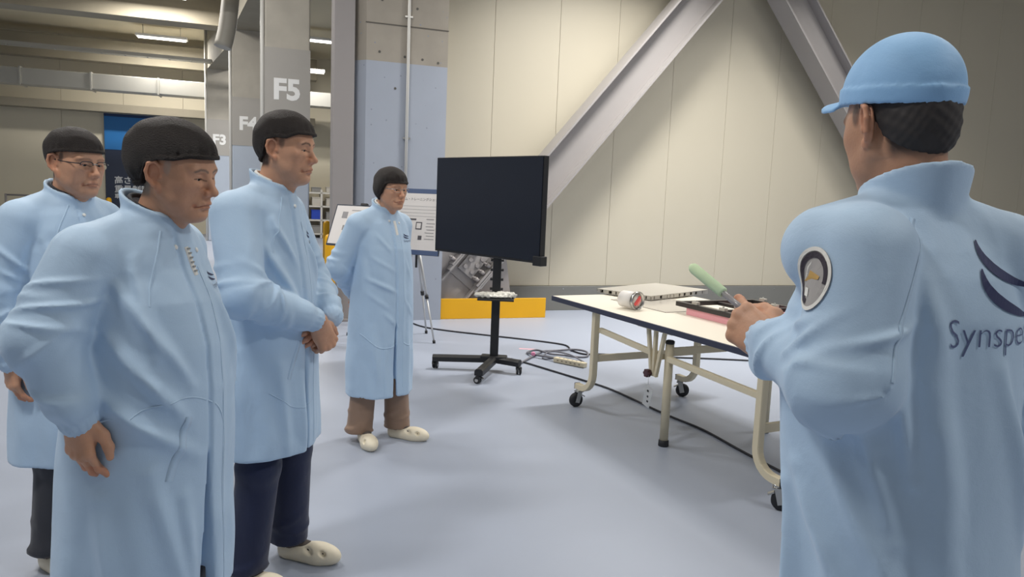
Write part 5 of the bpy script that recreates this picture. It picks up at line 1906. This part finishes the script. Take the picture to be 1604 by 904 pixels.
# ---- person 0: listener at the far left, with half-rim glasses
def plain_person(label, base, phi, H, seed, headpar, specs, h=.008, headyaw=0, headpitch=4, hh=.0032, net=True):
    P = Person(label, base, phi, H)
    k = P.s
    sc3 = lambda r: tuple(x * k for x in r)
    rings = [sc3(r) for r in [(.42, .0, .178, .225), (.62, .0, .175, .215), (.80, .005, .168, .205), (.98, .012, .162, .195), (1.12, .012, .152, .190), (1.24, .006, .138, .186), (1.32, .000, .120, .172), (1.375, .004, .100, .140), (1.405, .008, .084, .105),
                              (1.43, .012, .072, .080), (1.455, .014, .066, .067)]]
    ridges = [(-1.1, 1.25, -.4, 1.05, .016, .009), (-1.2, 1.1, -.4, .95, .016, .009), (.3, 1.2, .9, 1.0, .018, .009), (-.8, .8, -.6, .45, .02, .009)]
    c = Coat(h, rings, .44 * k, seed, (.011, 6, .45), ridges, zwaist=.92, lo=(-.36, -.42, .40 * k), hi=(.34, .42, 1.56 * k))
    for sd in (-1, 1):
        c.v.cone(sc3((-.012, sd * .045, 1.405)), sc3((-.018, sd * .155, 1.352)), .062, .074, .03)
    armR = [(sc3((-.02, -.168, 1.345)), .076), (sc3((-.05, -.245, 1.10)), .070), (sc3((-.01, -.235, .89)), .056)]
    armL = [(sc3((-.02, .168, 1.345)), .076), (sc3((-.05, .245, 1.10)), .070), (sc3((-.01, .235, .89)), .056)]
    arm_tube(c.v, armR, seed + 2, .010)
    arm_tube(c.v, armL, seed + 5, .010)
    c.finish_body((-.026, .85, .02, .05))
    c.collar(.020, .070, .068, 1.42 * k, .052, .42)
    c.hole(.020, .066, .064, 1.415 * k, .42)
    o = P.coat_obj(c)
    P.head(tuple(np.array((.055, 0, 1.560)) * k), headyaw, headpitch, 0, .93, hh, headpar, dict(c=(-.016, 0, .058), r=(.112, .090, .088), edge=[(-.2, -.045), (-.09, -.048), (-.052, -.020), (-.032, .036), (.0, .046), (.04, .052), (.14, .060)]), neck=tuple(np.array((.010, 0, 1.405)) * k))
    P.hand(tuple(np.array((-.006, -.233, .85)) * k), (.10, .02, -1), (-.15, -.95, 0), False, RELAX, h=.005)
    P.hand(tuple(np.array((-.006, .233, .85)) * k), (.10, -.02, -1), (-.15, .95, 0), True, RELAX, h=.005)
    P.trunk([[j[0] for j in armR], [j[0] for j in armL]], (-.006, 0, 1.40 * k), .90 * k)
    P.body()
    trousers(P.root, M_DARKCLOTH, .86 * k, .07, [(.0, .11), (.02, -.11)], .014)
    shoe(P.root, (.02, .11, 0), .15, .006)
    shoe(P.root, (.04, -.11, 0), -.15, .006)
    v = c.v
    coat_print(v, o, sc3((.46, .075, 1.285)), (0, 1, 0), (0, 0, 1), (-1, 0, 0), .022, .052, .006, True, .018)
    strip(v, [sc3((.46, .024, 1.32)), sc3((.46, .024, 1.1)), sc3((.46, .024, .8)), sc3((.46, .024, .5))], (-1, 0, 0), .005, 'placket_seam', M_COAT, o)
    strip(v, [sc3((.46, -.055, 1.41)), sc3((.46, -.10, 1.34)), sc3((.44, -.150, 1.23))], (-1, 0, 0), .006, 'raglan_seam', M_COAT, o)
    button(v, o, sc3((.46, -.012, 1.375)), (-1, 0, 0))
    if specs:
        glasses(P, mat('dark_rim', srgb(40, 40, 46), .35), .050, .028, True)
    MB().tube([(.020 + .061 * math.cos(a), .059 * math.sin(a), 1.42 * k + .048 - .42 * .061 * math.cos(a)) for a in np.linspace(.4, 2 * math.pi - .4, 28)], .005, 8).build('shirt_collar', mat('dark_shirt', srgb(46, 46, 52), .8), P.root)
    return P


# ---- speaker seen from behind on the right
def person_speaker():
    base, phi = (.695, 1.305), -102
    P = Person('speaker seen from behind in a light blue smock and cap, holding a green-tipped stick', base, phi, 1.72)
    Lc = lambda w: local(base, phi, w)
    rings = [(.44, .0, .180, .215), (.70, .0, .175, .205), (.90, .0, .170, .202), (1.05, .0, .163, .202), (1.18, -.004, .155, .206), (1.28, -.008, .142, .200), (1.35, -.010, .120, .176), (1.395, -.010, .100, .140), (1.425, -.008, .086, .108), (1.455, -.004, .074, .084), (1.485, 0, .067, .070)]
    pi = math.pi
    ridges = [(2.20, 1.41, 2.38, 1.08, .013, .016), (2.34, 1.38, 2.62, 1.02, .014, .014), (2.05, 1.26, 2.5, .92, .016, .016), (2.55, 1.40, 2.95, 1.22, .022, .008), (1.9, 1.10, 2.6, .75, .022, .016), (2.3, 1.02, 2.7, .66, .022, .014), (1.6, 1.0, 2.1, .8, .02, .014),
              (2.8, 1.3, 3.05, .95, .03, .009), (1.4, .95, 1.5, .5, .02, .016), (2.0, .8, 2.2, .48, .03, .014), (-2.6, 1.2, -2.3, .9, .02, .014), (2.9, 1.1, 3.0, .6, .03, .010)]
    c = Coat(.0055, rings, .46, 9, (.012, 6, .5), ridges, plack=None, zwaist=1.0, lean=.13, lo=(-.42, -.42, .43), hi=(.36, .46, 1.58))
    for sd in (-1, 1):
        c.v.cone((-.008, sd * .05, 1.432), (-.018, sd * .165, 1.385), .064, .078, .035)
    sh, el, cu = Lc((.572, 1.205, 1.385)), Lc((.548, 1.160, 1.185)), Lc((.506, 1.345, 1.195))
    armL = [(sh, .084), (el, .080), (cu, .058)]
    armR = [((-.02, -.175, 1.375), .084), ((-.01, -.255, 1.10), .074), ((.18, -.17, 1.04), .056)]
    arm_tube(c.v, armL, 81, .013, .016)
    arm_tube(c.v, armR, 91, .010)
    c.v.ell(el + np.array((.02, .01, -.02)), (.066, .060, .056), .04)
    c.finish_body()
    # side vent
    c.v.cut(lambda X, Y, Z: np.maximum(np.maximum(np.abs(X - .055) - (.004 + (.93 - Z) * .05), .10 - Y), Z - .93), (-.1, .10, .40), (.17, .4, .93), .004)
    c.collar(.000, .076, .074, 1.445, .066, .35)
    c.hole(.0, .072, .070, 1.45, .35)
    o = P.coat_obj(c)
    hp = Lc((.672, 1.318, 1.600))
    P.head(tuple(hp), 0, 8, -2, .95, .0026, dict(hair=srgb(58, 54, 54)[:3], side=.7, tone=.84, jowl=1.04), None, neck=(-.008, 0, 1.43))
    # hair: short, dark, below the cap
    v = Vox((-.14, -.11, -.10), (.08, .11, .12), .0035)
    v.ell((-.010, 0, .030), (.102, .0805, .090))
    v.ell((-.045, 0, -.012), (.058, .066, .062), .02)
    X, Y, Z = v.grid((slice(None),) * 3)
    zc = np.interp(X, [-.2, -.08, -.035, -.02, .02, .1], [-.070, -.066, -.020, .028, .026, .06])
    v.D = (np.maximum(v.D, zc - Z) + .0012 * np.sin(Z * 260 + Y * 120) * np.sin(Y * 300 + X * 90)).astype(np.float32)
    V, Q = v.mesh()
    ho = link_mesh('hair', mesh_np('hair', V @ P.hR.T * P.hs + P.hp, Q), mat('dark_hair', srgb(54, 50, 50), .7, vary=.4, vscale=60, stretch=(1, 1, .2)), P.root)
    ho['label'] = 'short dark hair'
    # cap with a peak
    v = Vox((-.15, -.13, -.02), (.24, .13, .20), .004)
    v.ell((-.004, 0, .066), (.114, .094, .105))
    X, Y, Z = v.grid((slice(None),) * 3)
    zc = .044 + .22 * X
    band = np.maximum(np.abs(Z - zc - .014) - .016, np.abs(v.D - .001) - .003)
    v.D = np.minimum(np.maximum(v.D, zc - Z), band).astype(np.float32)
    pk = lambda X, Y, Z: np.maximum(np.abs(Z - (.078 + .10 * (X - .09) - 3.5 * Y * Y)) - .004, (np.sqrt(((X - .085) / .078) ** 2 + (Y / .090) ** 2) - 1) * .09)
    v.add(lambda X, Y, Z: np.maximum(pk(X, Y, Z), .07 - X), (.06, -.10, 0), (.20, .10, .13), .006)
    V, Q = v.mesh()
    co = link_mesh('cap', mesh_np('cap', V @ P.hR.T * P.hs + P.hp, Q), mat_cloth('cap_cloth', srgb(150, 196, 240)), P.root)
    co['label'] = 'light blue peaked cap'
    # hand holding the stick
    wr = np.array((.500, 1.372, 1.192))
    fd, dd = np.array((-.45, .80, .36)), np.array((-.62, -.50, .38))
    curls = [(.30, .80, .45), (1.05, 1.25, .7), (1.15, 1.35, .75), (1.2, 1.35, .75)]
    thumb = [(.020, .026, -.012), (.050, .048, -.018), (.078, .046, -.020), (.100, .036, -.022)]
    M, o_ = P.hand(Lc(wr), dirl(phi, fd), dirl(phi, dd), True, curls, thumb, 1.05, .0024, (.12, .02, -.05, -.12), .07)
    P.hand((.20, -.165, 1.03), (.9, .2, -.2), (0, -.3, 1), False, GRIP, h=.005)
    P.trunk([[j[0] for j in armR], [j[0] for j in armL]], (-.006, 0, 1.43), .90)
    P.body()
    tr_ = trousers(P.root, M_DARKCLOTH, .88, .07, [(.0, .10), (.02, -.11)], .014, (.085, .07, .07), .0)
    tr_.location = (-.01, -.085, 0)
    shoe(P.root, (.01, .015, 0), .15, .006)
    shoe(P.root, (.03, -.195, 0), -.15, .006)
    # watch
    fw_ = M[:, 0]
    c0 = o_ - fw_ * .012
    wt = empty('wrist_watch', (0, 0, 0), 0, P.root)
    MB().tube([tuple(c0 + M[:, 1] * .031 * math.cos(a) + M[:, 2] * .026 * math.sin(a)) for a in np.linspace(0, 2 * pi, 33)[:-1]], .0055, prof=[(-1.1, -.35), (1.1, -.35), (1.1, .35), (-1.1, .35)], closed=True).build('watch_band', M_STEEL, wt)
    q = Vector(M[:, 2]).to_track_quat('Z', 'Y').to_matrix().to_4x4()
    MB().lathe([(.015, 0), (.017, .002), (.017, .008), (.014, .010)], n=24, M=Matrix.Translation(Vector(c0 + M[:, 2] * .026)) @ q).build('watch_case', M_STEEL, wt)
    # prints on the back
    v = c.v
    S = (-.55, .040, 1.243)
    me = text_mesh('Synspective', .066, space=1.0, bold=-.0011)
    drape_mesh(v, me, S, (0, -1, 0), (0, 0, 1), (1, 0, 0), .002)
    link_mesh('lettering', me, mat('back_print', srgb(84, 96, 136), .6), o)
    me = poly_mesh(swoosh(.080, .170, .135, .075, .020) + swoosh(.074, .124, .145, .080, .020), 0)
    drape_mesh(v, me, S, (0, -1, 0), (0, 0, 1), (1, 0, 0), .002)
    link_mesh('logo', me, M_NAVYINK, o)
    # seams
    strip(v, [(-.5, .060, 1.445), (-.5, .095, 1.38), (-.45, .145, 1.27), (-.42, .165, 1.20)], (1, 0, 0), .008, 'raglan_seam', M_COAT, o)
    # round sleeve patch on the outside of the left upper arm
    pc = Lc((.482, 1.180, 1.342))
    tocam = dirl(phi, np.array((-.97, -.16, .10)))
    up = dirl(phi, np.array((.08, .10, 1.0)))
    side = np.cross(up, tocam)
    side /= np.linalg.norm(side)
    up2 = np.cross(tocam, side)

    def disc(r0, r1, a0=0.0, a1=2 * pi, n=40, nr=3):
        polys = []
        for i in range(n):
            for j in range(nr):
                t0, t1 = a0 + (a1 - a0) * i / n, a0 + (a1 - a0) * (i + 1) / n
                ra, rb = r0 + (r1 - r0) * j / nr, r0 + (r1 - r0) * (j + 1) / nr
                f = lambda r, t: (r * math.cos(t) * .80, r * math.sin(t) * 1.12)
                pl = [f(ra, t0), f(rb, t0), f(rb, t1), f(ra, t1)] if ra > 1e-5 else [f(0, 0), f(rb, t0), f(rb, t1)]
                polys.append(pl)
        return polys
    pt = empty('sleeve_patch', (0, 0, 0), 0, o)

    def lay(polys, lift, name, m):
        me = poly_mesh(polys, 0)
        drape_mesh(v, me, pc + tocam * .25, side, up2, -tocam, lift)
        link_mesh(name, me, m, pt)
    pt.parent = P.root
    pt['label'] = 'round embroidered sleeve patch'
    gr = mat('patch_grey', srgb(172, 168, 166), .8)
    lay(disc(0, .047), .002, 'patch_field', gr)
    lay(disc(.041, .047), .0036, 'patch_border', mat('patch_white', srgb(240, 238, 232), .8))
    lay(disc(.031, .0395, -.2, 4.4), .003, 'patch_ring', mat('patch_dark', srgb(62, 56, 66), .8))
    lay([[(-.020, -.004), (-.004, .030), (-.014, .020)], [(-.016, -.028), (-.004, -.030), (-.004, -.016), (-.014, -.014)]], .003, 'patch_emblem', mat('patch_white', srgb(240, 238, 232), .8))
    lay([[(-.022, -.004), (.016, -.001), (.018, .004), (-.004, .006), (-.006, .014), (-.010, .004)]], .0034, 'patch_emblem', mat('patch_gold', srgb(196, 158, 92), .7))
    # the stick
    g2, tip = Vector((.462, 1.448, 1.250)), Vector((.381, 1.56, 1.322))
    dr = (tip - g2).normalized()
    st = empty('foam_stick', g2 - dr * .05)
    tag(st, 'green foam-tipped stick held in the speaker\'s left hand', 'stick')
    MB().cyl((0, 0, 0), dr * .13, .0062, n=16).build('clear_rod', mat('smoky_rod', srgb(150, 146, 148), .2), st)
    q = dr.to_track_quat('Z', 'Y').to_matrix().to_4x4()
    gl = (tip - g2).length + .05
    gs = gl - .098
    MB().lathe([(.009, gs), (.0112, gs + .003), (.0115, gl - .008), (.0100, gl - .002), (.0065, gl + .003), (.001, gl + .005)], n=24, M=q).build('foam_tip', mat('pale_green_foam', srgb(214, 236, 194), .7, vary=.05, vscale=40), st)


person_one()
person_two()
person_three()
plain_person('listener at the far left with half-rim glasses, behind the nearest listener', (-1.655, 2.72), 22, 1.645, 13, dict(hair=srgb(60, 54, 52)[:3], jowl=1.12, nose=1.0, brow=srgb(90, 72, 62)[:3], browk=.4, tone=.98), True, .007, 2, 4, .0030)
plain_person('listener mostly hidden between the nearest listener and the tall one', (-1.69, 3.55), 10, 1.50, 17, dict(), False, .011, 0, 4, .005)
person_speaker()
